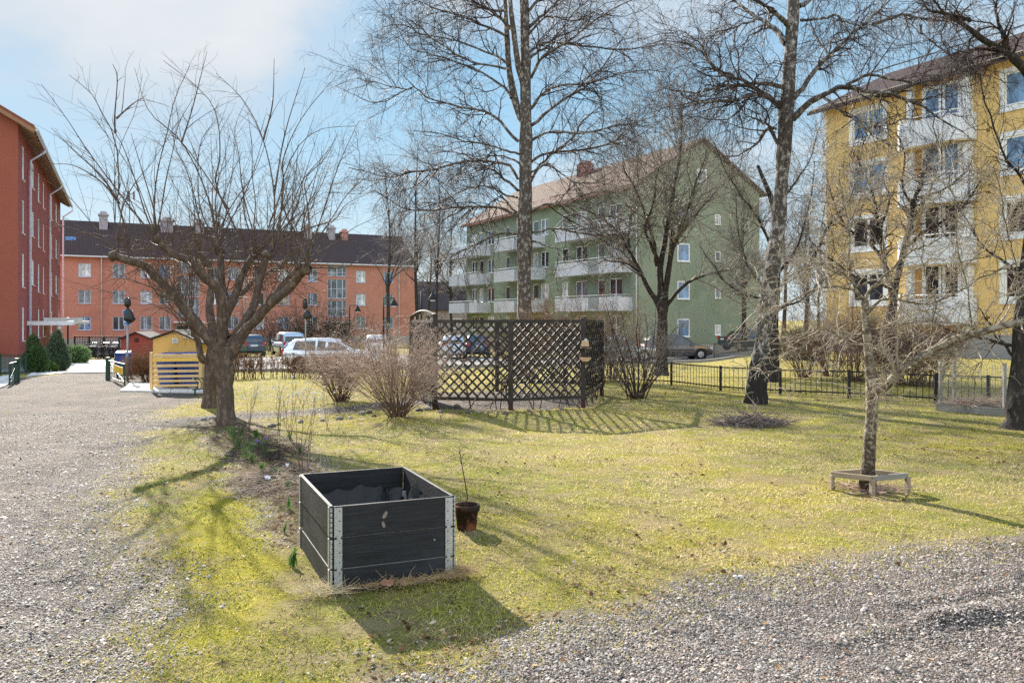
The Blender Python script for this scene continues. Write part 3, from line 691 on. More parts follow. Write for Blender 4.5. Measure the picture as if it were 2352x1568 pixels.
gg += [(5.4, 12.0, .8, .9)]
wall_grid(m, gm, [0, GW], [-1.4, ze], [g_ for g_ in gg if g_[1] < 11])
m.quad((GLn, 0, ze), (GLn, GW, ze), (GLn, GW/2, 15.0)); m.quad((0, 0, -1.4), (0, GW, -1.4), (0, GW, ze), (0, GW/2, 15.0), (0, 0, ze)); m.quad((0, GW, -1.4), (GLn, GW, -1.4), (GLn, GW, ze), (0, GW, ze)); m.build('wall', MAT_GREEN, gb)
for u, z, w_, h, i, hd in gw: window(gb, (u, 0, z), 0, w_, h, (.5,) if w_ > 1.2 else (), (), 0, .08, (2, 0, 3, 0)[(i+int(u)) % 4])
for k, (u, z, w_, h) in enumerate(gg): window(gb, (GLn, u, z if z < 11 else 12.0), math.pi/2, w_, h, (), (), .0 if z < 11 else .06, .09, 1 if k < 3 else (0, 2, 3)[k % 3], rec=.03 if z < 11 else -.02)
m = MB(); m.span((-.03, -.05, -1.6), (GLn+.05, -.003, -.25)); m.span((GLn+.003, -.003, -1.6), (GLn+.05, GW, -.25+.02)); m.build('plinth', M('plinth_pale', (176, 168, 158), .9, .1, 1, .3, 20), gb)
m = MB(); gable_roof(m, GLn, GW, ze+.1, 15.15, .5, .35); m.build('roof', roof_mat('red_tiles', (92, 74, 64), (122, 102, 90)), gb)
m = MB(); m.span((-.2, -.66, ze-.36), (GLn+.3, -.52, ze-.24)); m.build('gutter', M('gutter_red', (150, 96, 82), .6), gb)
m = MB()
for z in (.28, .5): m.tube([(0, .2, ze+.1+z), (GLn, .2, ze+.1+z)], .025, 6)
for x in np.arange(.5, GLn, 1.5): m.tube([(x, .2, ze), (x, .2, ze+.65)], .025, 6)
m.build('snow_guard', M('guard_red', (150, 90, 78), .6), gb)
m = MB(); m.box((15.0, 5.0, 14.9), (1.3, 1.0, 1.7)); m.box((15.0, 5.0, 15.8), (1.0, .7, .3)); m.build('chimney', M('chimney_red', (132, 84, 78), .8), gb)
pipe(gb, [(GLn-.15, -.55, ze-.3), (GLn-.15, -.1, ze-.9), (GLn-.15, -.1, -1.0)], .06)
MAT_BAL = M('balcony_panel', (196, 200, 210), .5, .05, 1.5); MAT_RAIL = M('rail_metal', (186, 192, 198), .4, .05, 3, metal=.4)
for u0, u1 in ((-1.2, 5.6), (9.4, 16.4), (20.6, 29.2)):
    for i in (1, 2, 3):
        z = gl_[i]-.2; dp = 1.45
        m = MB(); m.span((u0, -dp, z), (u1, -.003, z+.16)); b = m.build('balcony', MAT_BAL, gb)
        q = (u1-u0)/4; m = MB()
        for a, c in ((u0, u0+q*1.1), (u0+q*1.1+.04, u0+q*2.3), (u0+q*3.0, u1)): m.span((a, -dp-.04, z-.02), (c, -dp-.002, z+1.0))
        m.span((u0-.04, -dp, z-.02), (u0-.003, 0, z+1.0)); m.span((u1+.003, -dp, z-.02), (u1+.04, 0, z+1.0)); m.build('front_panel', MAT_BAL, b)
        m = MB(); m.tube([(u0, -.05, z+1.16), (u0, -dp, z+1.16), (u1, -dp, z+1.16), (u1, -.05, z+1.16)], .03, 6)
        for x in np.arange(u0+q*2.3+.08, u0+q*3.0, .12): m.box((x, -dp-.01, z+.5), (.05, .03, 1.0))
        for x in np.linspace(u0+.1, u1-.1, 6): m.tube([(x, -dp+.02, z+.17), (x, -dp+.02, z+1.15)], .018, 6)
        m.build('railing', MAT_RAIL, b)

# ---- yellow block on the right
YL, YW = 30.0, 11.5
yb = thing('apartment_building', 'yellow apartment block with white framed windows and rounded white balconies', 'building', (16.7, 44.7, 0), math.atan2(-.887, .462))
MAT_YEL = M('yellow_render', (218, 186, 126), .9, .05, .5, .15, 30, stain=(214, 182, 121), sthr=.52, sscale=.25, streak=.35)
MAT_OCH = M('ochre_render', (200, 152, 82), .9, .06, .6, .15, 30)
ze = 12.9; yt = [10.62, 7.87, 5.12, 2.37]; yops = []
for u in (1.9, 9.85, 15.5, 21.0):
    for z in yt: yops.append((u, z+.2, 1.9, 1.45))
lg = [(5.35, z-.75, 2.75, 2.9) for z in yt]                     # loggias
m = MB(); wall_grid(m, front, [0, YL], [-.5, ze], yops, .12)
body = m
m.quad((0, 0, -.5), (0, YW, -.5), (0, YW, ze), (0, YW/2, 15.6), (0, 0, ze)); m.quad((YL, 0, -.5), (YL, YW, -.5), (YL, YW, ze), (YL, YW/2, 15.6), (YL, 0, ze)); m.quad((0, YW, -.5), (YL, YW, -.5), (YL, YW, ze), (0, YW, ze))
m.build('wall', MAT_YEL, yb)
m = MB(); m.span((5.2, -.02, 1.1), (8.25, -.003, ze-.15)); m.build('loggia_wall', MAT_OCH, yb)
for u0, u1 in ((5.28, 5.55), (8.12, 8.46)):
    m = MB(); m.span((u0, -.30, 1.0), (u1, -.004, ze-.1)); m.build('pilaster', MAT_WHITE, yb)
m = MB(); m.span((-.02, -.03, -.4), (.22, -.004, ze-.1)); m.build('corner_trim', MAT_WHITE, yb)
for k, (u, z, w_, h) in enumerate(yops): window(yb, (u, 0, z), 0, w_, h, (.5,), (), .2, .09, (1, 1, 0, 0)[k % 4], rec=.05)
for k, z in enumerate(yt):
    window(yb, (6.05, -.06, z+.1), 0, .85, 1.75, (), (), .1, .09, (1, 1, 0, 0)[k], rec=.0, sill=False)
    window(yb, (7.05, -.06, z-.55), 0, .8, 2.4, (), (.35,), .1, .09, (1, 1, 0, 0)[k], rec=.0, sill=False, name='balcony_door')
    m = MB(); pr = .92; poly = [(5.30, -.31), (5.30, -pr+.02)]
    poly += [(8.6-.9+.9*math.sin(a), -pr+.9-.9*math.cos(a)) for a in np.linspace(0, math.pi/2, 7)]+[(8.6, -.31)]
    poly[2:2] = [(5.45, -pr-.05)]
    z0 = z-1.0
    m.prism(poly, z0, z0+.18); b = m.build('balcony', M('balcony_soffit', (196, 176, 140), .85, .1, 2), yb)
    m = MB()
    for (x0, y0), (x1, y1) in zip(poly[:-1], poly[1:]): m.bar((x0, y0-.01, z0+.66), (x1, y1-.01, z0+.66), .05, 1.18)
    m.build('front_panel', M('balcony_white', (218, 221, 228), .6, .05, 2, streak=.25), b)
    m = MB(); m.tube([(x, y, z0+1.42) for x, y in poly], .03, 6)
    for x, y in poly[::2]: m.tube([(x, y, z0+1.2), (x, y, z0+1.42)], .02, 6)
    m.build('railing', MAT_WHITE, b)
m = MB(); m.span((-.05, -.06, -.6), (YL, -.003, 1.0)); m.span((-.06, -.003, -.6), (-.003, YW, 1.0)); m.build('plinth', M('plinth_blue_grey', (150, 148, 146), .9, .08, 1, .2, 30), yb)
for z in (9.9, 7.2, 4.4, 1.7):
    m = MB(); m.span((9.05, -.02, z), (9.22, -.003, z+.12)); m.build('vent_grille', M('vent_dark', (120, 96, 50), .6), yb)
m = MB(); gable_roof(m, YL, YW, ze+.12, 15.7, .6, .45, .08); m.build('roof', roof_mat('brown_roof_tiles', (48, 38, 38), (84, 66, 64), 2.6), yb)
m = MB(); m.span((-.4, -.0, ze-.06), (YL, -.58, ze-.02)); m.build('soffit', M('soffit_cream', (206, 190, 160), .8), yb)
m = MB(); m.span((-.45, -.74, ze-.30), (YL+.3, -.63, ze-.2)); m.build('gutter', M('gutter_dark', (66, 54, 54), .5), yb)
m = MB(); m.tube([(0, 3.4, 15.3), (YL, 3.4, 15.3)], .04, 6)
for x in np.arange(1, YL, 2.2): m.tube([(x, 3.4, 14.4), (x, 3.4, 15.3)], .03, 6)
m.tube([(11.5, 2.0, 13.4), (11.5, 2.0, 15.0)], .12, 8); m.build('roof_rail', M('roof_rail_grey', (90, 84, 84), .5), yb)

# grey house far behind between the blocks
fh = thing('house', 'distant grey house with steep dark roof between the orange and green blocks', 'building', (-14.0, 122, -1.3), .3)
m = MB(); m.span((0, 0, -.5), (9, 8, 4.6)); m.quad((0, 0, 4.6), (0, 8, 4.6), (0, 4, 8.4)); m.quad((9, 0, 4.6), (9, 8, 4.6), (9, 4, 8.4)); m.build('wall', M('far_wall', (150, 140, 132), .9), fh)
m = MB(); gable_roof(m, 9, 8, 4.6, 8.5, .4, .3); m.build('roof', MATS.get('roof') or roof_mat('slate', (70, 66, 70), (100, 96, 98)), fh)
for x in (1.5, 5.5): window(fh, (x, -.08, 1.6), 0, 1.2, 1.4, (.5,), (), .05, .07, 0)
# ------------------------------------------------------------------ trees and shrubs
BARK_B = bark('birch_bark', (84, 76, 70), (180, 173, 166), .57, (5, 5, 3.2), .9, (0, 0, 0), .2)
BARK_B2 = bark('rough_birch_bark', (80, 73, 67), (184, 177, 170), .56, (5, 5, 3.0), 1.0, (0, 0, 0), 1.1)
BARK_P = bark('grey_brown_bark', (88, 74, 64), (128, 112, 98), .55, (7, 7, 3), 1.0)
BARK_A = bark('apple_bark', (96, 84, 68), (164, 154, 136), .52, (9, 9, 12), .8, (0, 0, 0), .55, (58, 46, 36))
BARK_D = bark('dark_bark', (52, 46, 42), (104, 96, 88), .6, (6, 6, 3), 1.0)
def twigmat(name, rgb, rough=.6): return M(name, rgb, rough, .25, 4, spec=.12)
TW_D = twigmat('twig_dark', (74, 62, 54)); TW_B = twigmat('twig_birch', (66, 54, 50)); TW_P = twigmat('twig_pollard', (92, 74, 58), .62); TW_A = twigmat('twig_apple', (150, 138, 120), .5)
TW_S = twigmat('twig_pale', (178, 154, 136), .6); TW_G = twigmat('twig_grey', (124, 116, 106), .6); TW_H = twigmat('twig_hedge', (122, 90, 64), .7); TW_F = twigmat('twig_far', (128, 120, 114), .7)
def place(root, name, tb, mat, o, smooth=True): return tb.build(name, mat, root, smooth, o)
def flare(pts, r, k=1.35, n=22, rr=None):
    """a trunk polyline with a root flare; r is a list of radii along it"""
    p = spline(pts, n); rv = np.interp(np.linspace(0, 1, n), np.linspace(0, 1, len(r)), r)
    s = np.r_[0, np.cumsum(np.linalg.norm(np.diff(p, axis=0), axis=1))]
    rv = rv*(1+(k-1)*np.exp(-s/.22)); return p, rv
def tree(name, label, cat, base, trunks, lim, levels, mt, mtw, group=None, sides=16, bump=.05, limb_sides=7, extra=None):
    root = thing(name, label, cat, base, 0, group); tb = Tubes()
    for p, r in trunks:
        n = len(p); V = p.copy(); ph = NR.random(6)*6.28
        R = r[None]*(1+bump*NR.normal(0, 1, (1, n))); tb.add(V[None], R, sides)
    rings = [np.repeat(p, sides, 0) for p, _ in trunks]
    if lim is not None: tb.add(lim[0], lim[1], limb_sides); rings.append(np.repeat(lim[0].reshape(-1, 3), limb_sides, 0))
    t_ = place(root, 'trunk', tb, mt, base)
    # uneven bark
    me = t_.data; co = np.empty(len(me.vertices)*3, np.float32); me.vertices.foreach_get('co', co); co = co.reshape(-1, 3)
    rr_ = vnoise(co[:, 0]*9+co[:, 2]*2.1, co[:, 1]*9+co[:, 2]*1.3, 1.0)[:, None]+.6*vnoise(co[:, 0]*23+co[:, 2]*9, co[:, 1]*23-co[:, 2]*8, 1.0)[:, None]; cen = np.concatenate(rings)-np.asarray(base)
    co = cen+(co-cen)*(1+.30*rr_); me.vertices.foreach_set('co', co.astype(np.float32).ravel()); me.update()
    cb = Tubes(); cur = lim
    allp = [lim] if lim is not None else []
    for lv in levels:
        lv = dict(lv); src = lv.pop('src', -1); sd_ = lv.pop('sides', 3)
        par = cat_(allp[src]) if isinstance(src, int) else join(*[allp[i] for i in src])
        ch = grow(par, **lv); allp.append(ch); cb.add(ch[0], ch[1], sd_)
    if extra: 
        for a in extra: cb.add(*a)
    place(root, 'crown', cb, mtw, base); return root
def cat_(x): return x
c2 = lambda pts: [(798.5+.4167*x, .4167*y) for x, y in pts]       # sightings taken on enlargements
c3 = lambda pts: [(1597+.3704*x, .3704*y) for x, y in pts]
c4 = lambda pts: [(145.2+.3395*x, 471.8+.3395*y) for x, y in pts]
c5 = lambda pts: [(1016.3+.347*x, 290.4+.347*y) for x, y in pts]
c6 = lambda pts: [(1451.8+.3827*x, 725.9+.3827*y) for x, y in pts]
c7 = lambda pts: [(1851+.463*x, 36.3+.463*y) for x, y in pts]
c1 = lambda pts: [(108.9+.4167*x, 72.6+.4167*y) for x, y in pts]

# ---- large birch in the middle
D = 27.0; bz = tz(.3, D)
tr1 = flare([(P(1199, 900, D)[0], D, bz-.1)]+pxlimb([(1201, 840), (1204, 700), (1205, 520), (1208, 330), (1207, 200), (1206, 100), (1204, -20), (1202, -150), (1203, -330)], D), [.30, .27, .235, .22, .19, .17, .15, .13, .09, .03], 1.5, 30)
tr2 = flare(pxlimb([(1204, 285), (1192, 262), (1174, 190), (1165, 100), (1160, 0), (1150, -160)], D, .8), [.10, .11, .10, .085, .07, .02], 1, 14)
tr3 = flare(pxlimb([(1207, 210), (1190, 150), (1178, 60), (1172, 0), (1160, -180)], D, -.8), [.09, .10, .085, .07, .02], 1, 14)
LB = [
 ([(940, 780), (870, 700), (770, 620), (600, 590), (450, 550), (350, 490), (160, 580), (20, 520)], 1.6, .055), ([(350, 490), (250, 480), (140, 460), (60, 430)], 0, .02),
 ([(945, 850), (880, 830), (760, 780), (660, 760), (560, 720), (400, 700)], -1.5, .04), ([(940, 990), (870, 910), (640, 900), (480, 940), (330, 960), (270, 985), (150, 960), (20, 930)], -1.2, .05),
 ([(940, 1050), (830, 960), (720, 890), (600, 830), (480, 820)], 2.2, .05), ([(930, 1170), (840, 1090), (780, 1130), (690, 1230)], -2, .035),
 ([(935, 1190), (800, 1140), (620, 1140), (450, 1165), (300, 1150), (150, 1060)], .6, .055), ([(930, 1290), (860, 1270), (760, 1290), (650, 1340), (560, 1390), (540, 1480)], -1.4, .045),
 ([(900, 540), (860, 500), (750, 430), (600, 370), (450, 310), (330, 260), (230, 90)], 2.4, .05), ([(870, 380), (700, 360), (550, 290), (400, 180), (330, 130)], -2.2, .04),
 ([(890, 360), (790, 290), (600, 230), (420, 190), (330, 180)], .5, .045), ([(905, 160), (800, 80), (700, 0), (560, -60)], -1.2, .06), ([(880, 200), (760, 150), (600, 80), (420, 20), (300, -40)], 1.8, .05), ([(870, 60), (740, 0), (560, -80), (380, -120)], -.6, .05),
 ([(1010, 600), (1060, 530), (1150, 480), (1290, 465), (1400, 440), (1600, 380), (1720, 390)], -1.6, .055), ([(1015, 690), (1100, 620), (1250, 510), (1320, 460), (1420, 350), (1520, 200), (1600, 100)], 1.7, .06),
 ([(1020, 770), (1080, 730), (1200, 715), (1320, 720), (1450, 690), (1600, 640), (1720, 590)], -1.2, .05), ([(1010, 1000), (1090, 890), (1250, 770), (1290, 700), (1400, 600)], 1.4, .05),
 ([(1015, 890), (1100, 860), (1300, 840), (1450, 800), (1560, 720), (1660, 690)], 2.2, .05), ([(1020, 1165), (1100, 1130), (1250, 1150), (1400, 1200), (1520, 1230), (1560, 1330)], -1.8, .05),
 ([(1020, 1280), (1150, 1260), (1350, 1275), (1530, 1260), (1700, 1230)], 1.2, .04), ([(1020, 1330), (1100, 1345), (1150, 1370), (1200, 1450)], -1, .035),
 ([(1010, 430), (1080, 340), (1200, 280), (1350, 190), (1500, 90), (1700, 0)], -2.2, .055), ([(1000, 290), (1100, 240), (1400, 270), (1650, 265), (1800, 255)], .8, .05), ([(1000, 190), (1100, 110), (1250, 130), (1420, 60)], -1.5, .045),
 ([(1000, 150), (1100, 60), (1180, 0), (1300, -100)], 1.6, .06), ([(990, 60), (1120, -60), (1300, -180)], -1, .06), ([(990, 330), (1060, 280), (1150, 220), (1280, 50), (1400, -60)], 2.5, .05), ([(1010, 950), (1100, 900), (1180, 960), (1260, 1000), (1400, 990)], -2.4, .035), ([(945, 900), (860, 860), (740, 880), (620, 940), (540, 1010)], 2.8, .035), ([(935, 1090), (860, 1060), (760, 1010), (640, 1020), (520, 1080), (430, 1070)], 1.8, .04)]
lim = limbs([(pxlimb(c2(p), D, dd), r, .012) for p, dd, r in LB], 18, .05)
lv = [dict(n=430, npts=8, L=2.0, ang=(28, 62), rr=.55, tr=(.15, 1), up=.05, wig=.24, sides=4, rtip=.006), dict(n=2600, npts=6, L=1.05, ang=(25, 65), rr=.6, wig=.26, grav=-.02, sides=3, rtip=.0035, src=(0, 1)),
      dict(n=8000, npts=5, L=.55, ang=(20, 70), rr=.6, wig=.28, grav=-.14, sides=3, rtip=.002, rmin=.0032, src=(1, 2)), dict(n=7000, npts=5, L=.6, ang=(20, 75), rr=.7, wig=.12, grav=-.45, rtip=.0018, rmin=.0028, src=2)]
tree('birch_tree', 'tall bare birch with a straight trunk rising behind the middle of the lattice arbour', 'tree', (P(1199, 900, D)[0], D, bz), [tr1, tr2, tr3], lim, lv, BARK_B, TW_B, 'birches on the lawn')

# ---- right birch
b0 = G(1735, 928); D = b0[1]
tr1 = flare([(b0[0], b0[1], gz(*b0)-.05)]+pxlimb([(1738, 890), (1750, 800), (1769, 650), (1789, 500), (1800, 350), (1811, 200), (1820, 60), (1824, -40), (1830, -250)], D), [.205, .195, .172, .155, .147, .14, .132, .12, .115, .05], 1.15, 30)
LB = [([(600, 740), (680, 650), (800, 580), (930, 530), (1130, 565), (1240, 575), (1400, 620), (1550, 720), (1660, 780)], -1.5, .075), ([(610, 610), (700, 520), (850, 360), (980, 250), (1100, 150), (1250, 20), (1330, -80)], 1.2, .06),
 ([(530, 650), (400, 570), (300, 500), (160, 460), (0, 310), (-120, 280)], -1.2, .06), ([(540, 540), (400, 500), (200, 490), (0, 515), (-200, 470)], .9, .05), ([(520, 665), (410, 600), (230, 620), (30, 630), (-80, 590)], -2, .05),
 ([(560, 270), (500, 180), (400, 110), (250, 10), (120, -90)], 1.0, .07), ([(570, 150), (470, 60), (330, 0), (200, -40)], -1.6, .06), ([(650, 125), (830, 115), (950, 150), (1100, 185)], -.8, .03),
 ([(800, 610), (900, 680), (1000, 720), (1060, 770), (1180, 830), (1330, 855)], -2.1, .035), ([(520, 900), (460, 800), (420, 850), (370, 930), (250, 1000), (130, 1020)], .8, .045), ([(940, 530), (1100, 470), (1300, 510), (1420, 530), (1600, 540)], -.5, .035),
 ([(860, 350), (780, 260), (720, 180), (690, 130)], 1.5, .02), ([(990, 250), (920, 170), (860, 100), (820, 70)], .6, .02), ([(1100, 150), (1280, 110), (1400, 155), (1600, 150), (1700, 60)], .3, .035), ([(1400, 155), (1480, 240), (1600, 330), (1700, 380)], -.6, .025),
 ([(500, 800), (440, 740), (330, 690)], -1.5, .03), ([(640, 40), (760, -40), (900, -120)], 1.2, .06), ([(560, 330), (540, 420), (500, 500), (420, 560)], -1, .02), ([(210, 490), (150, 560), (30, 600), (-60, 700)], -1.3, .025), ([(240, 470), (120, 420), (60, 280), (-60, 160)], -.5, .03), ([(400, 120), (300, 150), (180, 200), (60, 250)], .2, .03)]
lim = limbs([(pxlimb(c3(p), D, dd), r, .010) for p, dd, r in LB], 18, .035)
lv = [dict(n=210, npts=8, L=1.3, ang=(28, 65), rr=.5, tr=(.2, 1), up=.04, wig=.30, sides=4, rtip=.005), dict(n=950, npts=6, L=.75, ang=(25, 65), rr=.6, wig=.3, grav=-.04, rtip=.003, src=(0, 1)),
      dict(n=2700, npts=5, L=.45, ang=(20, 70), rr=.6, wig=.28, grav=-.14, rtip=.0018, rmin=.0024, src=(1, 2)), dict(n=2500, npts=6, L=.62, ang=(20, 75), rr=.7, wig=.1, grav=-.5, rtip=.0015, rmin=.0021, src=2)]
tree('birch_tree', 'big birch with rugged black foot in front of the black fence', 'tree', (b0[0], b0[1], gz(*b0)), [tr1], lim, lv, BARK_B2, TW_B, 'birches on the lawn')

# ---- dark trunk at the right edge
b0 = G(2342, 985); D = b0[1]
tr1 = flare([(b0[0], b0[1], gz(*b0)-.05)]+pxlimb([(2346, 900), (2356, 750), (2375, 560), (2392, 400), (2400, 250), (2412, 60), (2420, -200)], D), [.22, .19, .16, .145, .13, .12, .10, .05], 1.3, 24)
LB = [(c3([(2170, 640), (2038, 400), (1950, 310), (1850, 240), (1700, 130), (1600, 60), (1530, 0), (1400, -120)]), -.8, .08), (c3([(1760, 180), (1700, 240), (1680, 330), (1600, 420)]), -.6, .03), (c3([(1700, 130), (1560, 120), (1400, 70)]), -1, .035), ([(2398, 500), (2340, 420), (2290, 330), (2250, 180)], -.5, .03), ([(2375, 640), (2300, 600), (2240, 560), (2180, 470)], .6, .03), ([(2352, 800), (2280, 790), (2200, 770), (2130, 740)], .5, .03), ([(2352, 840), (2290, 760), (2250, 700)], .3, .025), (c3([(1950, 310), (1900, 180), (1880, 60), (1900, -60)]), -.5, .04)]
lim = limbs([(pxlimb(p, D, dd), r, .008) for p, dd, r in LB], 16, .03)
lv = [dict(n=70, npts=7, L=.9, ang=(30, 65), rr=.5, wig=.28, sides=4, rtip=.004), dict(n=380, npts=6, L=.55, ang=(25, 65), rr=.6, wig=.3, grav=-.08, rtip=.002, src=(0, 1)), dict(n=1500, npts=5, L=.38, ang=(20, 75), rr=.7, wig=.15, grav=-.3, rtip=.0015, rmin=.0019, src=(1, 2))]
tree('birch_tree', 'blackish birch beside the wooden compost frame with one long sloping limb', 'tree', (b0[0], b0[1], gz(*b0)), [tr1], lim, lv, BARK_D, TW_B, 'birches on the lawn')

# ---- pair of pollarded trees by the drive
def shoots(knob, n, L, spread, out, r=.013):
    sp = []
    for k in range(n):
        a = rnd.uniform(0, 6.28); e = rnd.uniform(.15, spread); d = np.array([math.cos(a)*math.sin(e)+out[0], math.sin(a)*math.sin(e)*.8+out[1], math.cos(e)]); d /= np.linalg.norm(d)
        l = L*rnd.uniform(.45, 1.1); q = np.array(knob)+NR.normal(0, .04, 3); p = [q]
        for j in range(5):
            d = d+NR.normal(0, .13, 3)+np.array([0, 0, .03]); d /= np.linalg.norm(d); q = q+d*l/5; p.append(q)
        sp.append((p, r*rnd.uniform(.7, 1.5), .003))
    return sp
def pollard(label, base_px, trunk_px, rad, limbs_px, dd0, shoot_px, group, nsh):
    b = G(*base_px); D = b[1]
    tr1 = flare([(b[0], b[1], gz(*b)-.05)]+pxlimb(trunk_px, D), rad, 1.25, 16)
    sp = []; ex = []
    for pts, dd, r0_, r1_ in limbs_px:
        w_ = pxlimb(pts, D, dd); sp.append((w_, r0_, r1_)); o = np.array(w_[-1])-np.array(w_[0]); o = o/np.linalg.norm(o)*.55; o[2] = 0
        if r1_ > .03: ex += shoots(w_[-1], nsh+rnd.randint(-1, 2), 2.5, .8, o, .011)
        for q in (2, 3):
            if q < len(w_)-1: ex += shoots(w_[q], 2, 1.9, .9, o, .009)
    for pts, dd in shoot_px: ex.append((pxlimb(pts, D, dd), .017, .0035))
    lim = limbs(sp, 14, .02); kn = []
    sh = limbs(ex, 14, .0)
    root = None
    tb = Tubes(); tb.add(lim[0], lim[1], 9)
    for (p, r) in zip(lim[0], lim[1]):
        if r[-1] > .03:
            q = p[-1][None]+np.outer(np.linspace(-.09, .07, 6), nrmz(p[-1]-p[-2])); kn.append((q, np.array([.5, 1.2, 1.5, 1.45, 1.1, .35])*r[-1]*1.1))
    lv = [dict(n=230, npts=7, L=.85, ang=(25, 55), rr=.6, tr=(.15, .95), up=.22, wig=.10, sides=3, rtip=.0015, rmin=.0022), dict(n=800, npts=5, L=.40, ang=(25, 65), rr=.6, wig=.16, up=.05, rtip=.0012, rmin=.0015, src=(0, 1)), dict(n=500, npts=5, L=.30, ang=(40, 80), rr=.6, wig=.2, rtip=.0012, rmin=.0015, src=(0, 1))]
    g1 = grow(lim, 170, 7, .95, (45, 85), .3, (.45, 1), .05, .14, .0, .0016, .3, .3, .003); g1 = (g1[0], np.minimum(g1[1], .005)); g2 = grow(g1, 520, 5, .36, (30, 70), .6, (.2, 1), .02, .16, 0, .0012, .3, .3, .0016)
    root = tree('pollarded_tree', label, 'tree', (b[0], b[1], gz(*b)), [tr1]+[(p, r) for p, r in zip(lim[0], lim[1])]+kn, sh, lv, BARK_P, TW_P, group, 14, .04, 5, [(*g1, 3), (*g2, 3)])
    return root
pollard('front pollarded tree of the pair with thick knobbly limbs and long whippy shoots', (521, 975), [(519, 940), (517, 880), (514, 830), (512, 795)], [.135, .125, .125, .15, .17],
 [(c4([(1085, 990), (1000, 920), (870, 740), (740, 560), (600, 400), (530, 360), (360, 300)]), -.7, .085, .05), (c4([(1075, 950), (1060, 620), (960, 500), (860, 390), (740, 345), (620, 240)]), -1.0, .09, .04), (c4([(1085, 900), (1080, 760), (1090, 640), (1050, 480), (1030, 310)]),   .7, .085, .055),
  (c4([(1110, 960), (1270, 740), (1330, 560), (1400, 320)]), .5, .085, .055), (c4([(1130, 1020), (1230, 850), (1290, 800), (1380, 700), (1500, 590), (1590, 470), (1640, 430)]), -.6, .095, .055), (c4([(1105, 900), (1110, 760), (1200, 520), (1270, 400), (1310, 330)]), 1.0, .08, .05), (c4([(1300, 780), (1380, 640), (1460, 540), (1560, 410)]), .4, .06, .035)],
 0, [(c1([(445, 1220), (420, 1050), (385, 930), (395, 850), (375, 600), (290, 430), (240, 340), (120, 240)]), -.4), (c1([(385, 930), (300, 830), (150, 740), (20, 730)]), -.8), (c1([(375, 560), (370, 480), (385, 260), (360, 180)]), -.2), (c1([(380, 480), (470, 400), (550, 350)]), .2), (c1([(400, 950), (300, 800), (150, 660), (20, 530)]), -.5),
  (c1([(940, 1190), (880, 900), (740, 610), (560, 440), (480, 200)]), .3), (c1([(740, 610), (800, 420), (880, 110)]), .2), (c1([(1050, 1110), (930, 850), (950, 700), (940, 500), (870, 350), (640, 160)]), -.3), (c1([(1240, 1200), (1250, 900), (1190, 600), (1080, 380), (930, 230)]), .4), (c1([(1190, 600), (1240, 400), (1250, 150)]), .2), (c1([(1270, 1180), (1300, 850), (1300, 700), (1400, 480), (1560, 280)]), -.2),
  (c1([(1250, 900), (1310, 560), (1420, 200)]), .4), (c1([(1440, 1300), (1440, 1000), (1420, 820), (1530, 700), (1600, 560)]), .2), (c1([(1440, 1300), (1380, 1130), (1310, 1000), (1290, 850), (1370, 650), (1500, 540), (1700, 520)]), -.3), (c1([(1440, 1300), (1600, 1300), (1680, 1280), (1800, 1200)]), -.2), (c1([(1270, 1170), (1450, 1080), (1580, 1040), (1650, 950), (1820, 870)]), .5), (c1([(1000, 980), (900, 830), (740, 610), (640, 560)]), .2), (c1([(600, 1150), (590, 1000), (520, 760), (460, 560)]), -.3)], 'pollarded trees beside the drive', 6)
pollard('rear pollarded tree of the pair half hidden by the front one', (481, 936), [(482, 900), (486, 850), (492, 800), (494, 770)], [.125, .118, .12, .13, .14],
 [(c4([(1035, 1000), (990, 720), (1000, 560), (985, 400), (960, 380)]), .6, .09, .05), (c4([(1010, 1050), (940, 1040), (900, 900), (860, 830), (855, 790)]), -.5, .07, .045), (c4([(1030, 960), (900, 800), (800, 680), (680, 620)]), .9, .06, .04), (c4([(1060, 900), (1160, 640), (1330, 480), (1480, 400)]), .9, .06, .04)],
 0, [(c1([(860, 1280), (840, 1050), (780, 800), (700, 620), (690, 450)]), .3), (c1([(960, 1200), (850, 1000), (830, 800), (850, 600), (960, 450)]), .6), (c1([(1160, 1200), (1080, 900), (1050, 650), (1000, 500)]), .7), (c1([(680, 1450), (550, 1400), (420, 1350), (300, 1300)]), -.2)], 'pollarded trees beside the drive', 5)

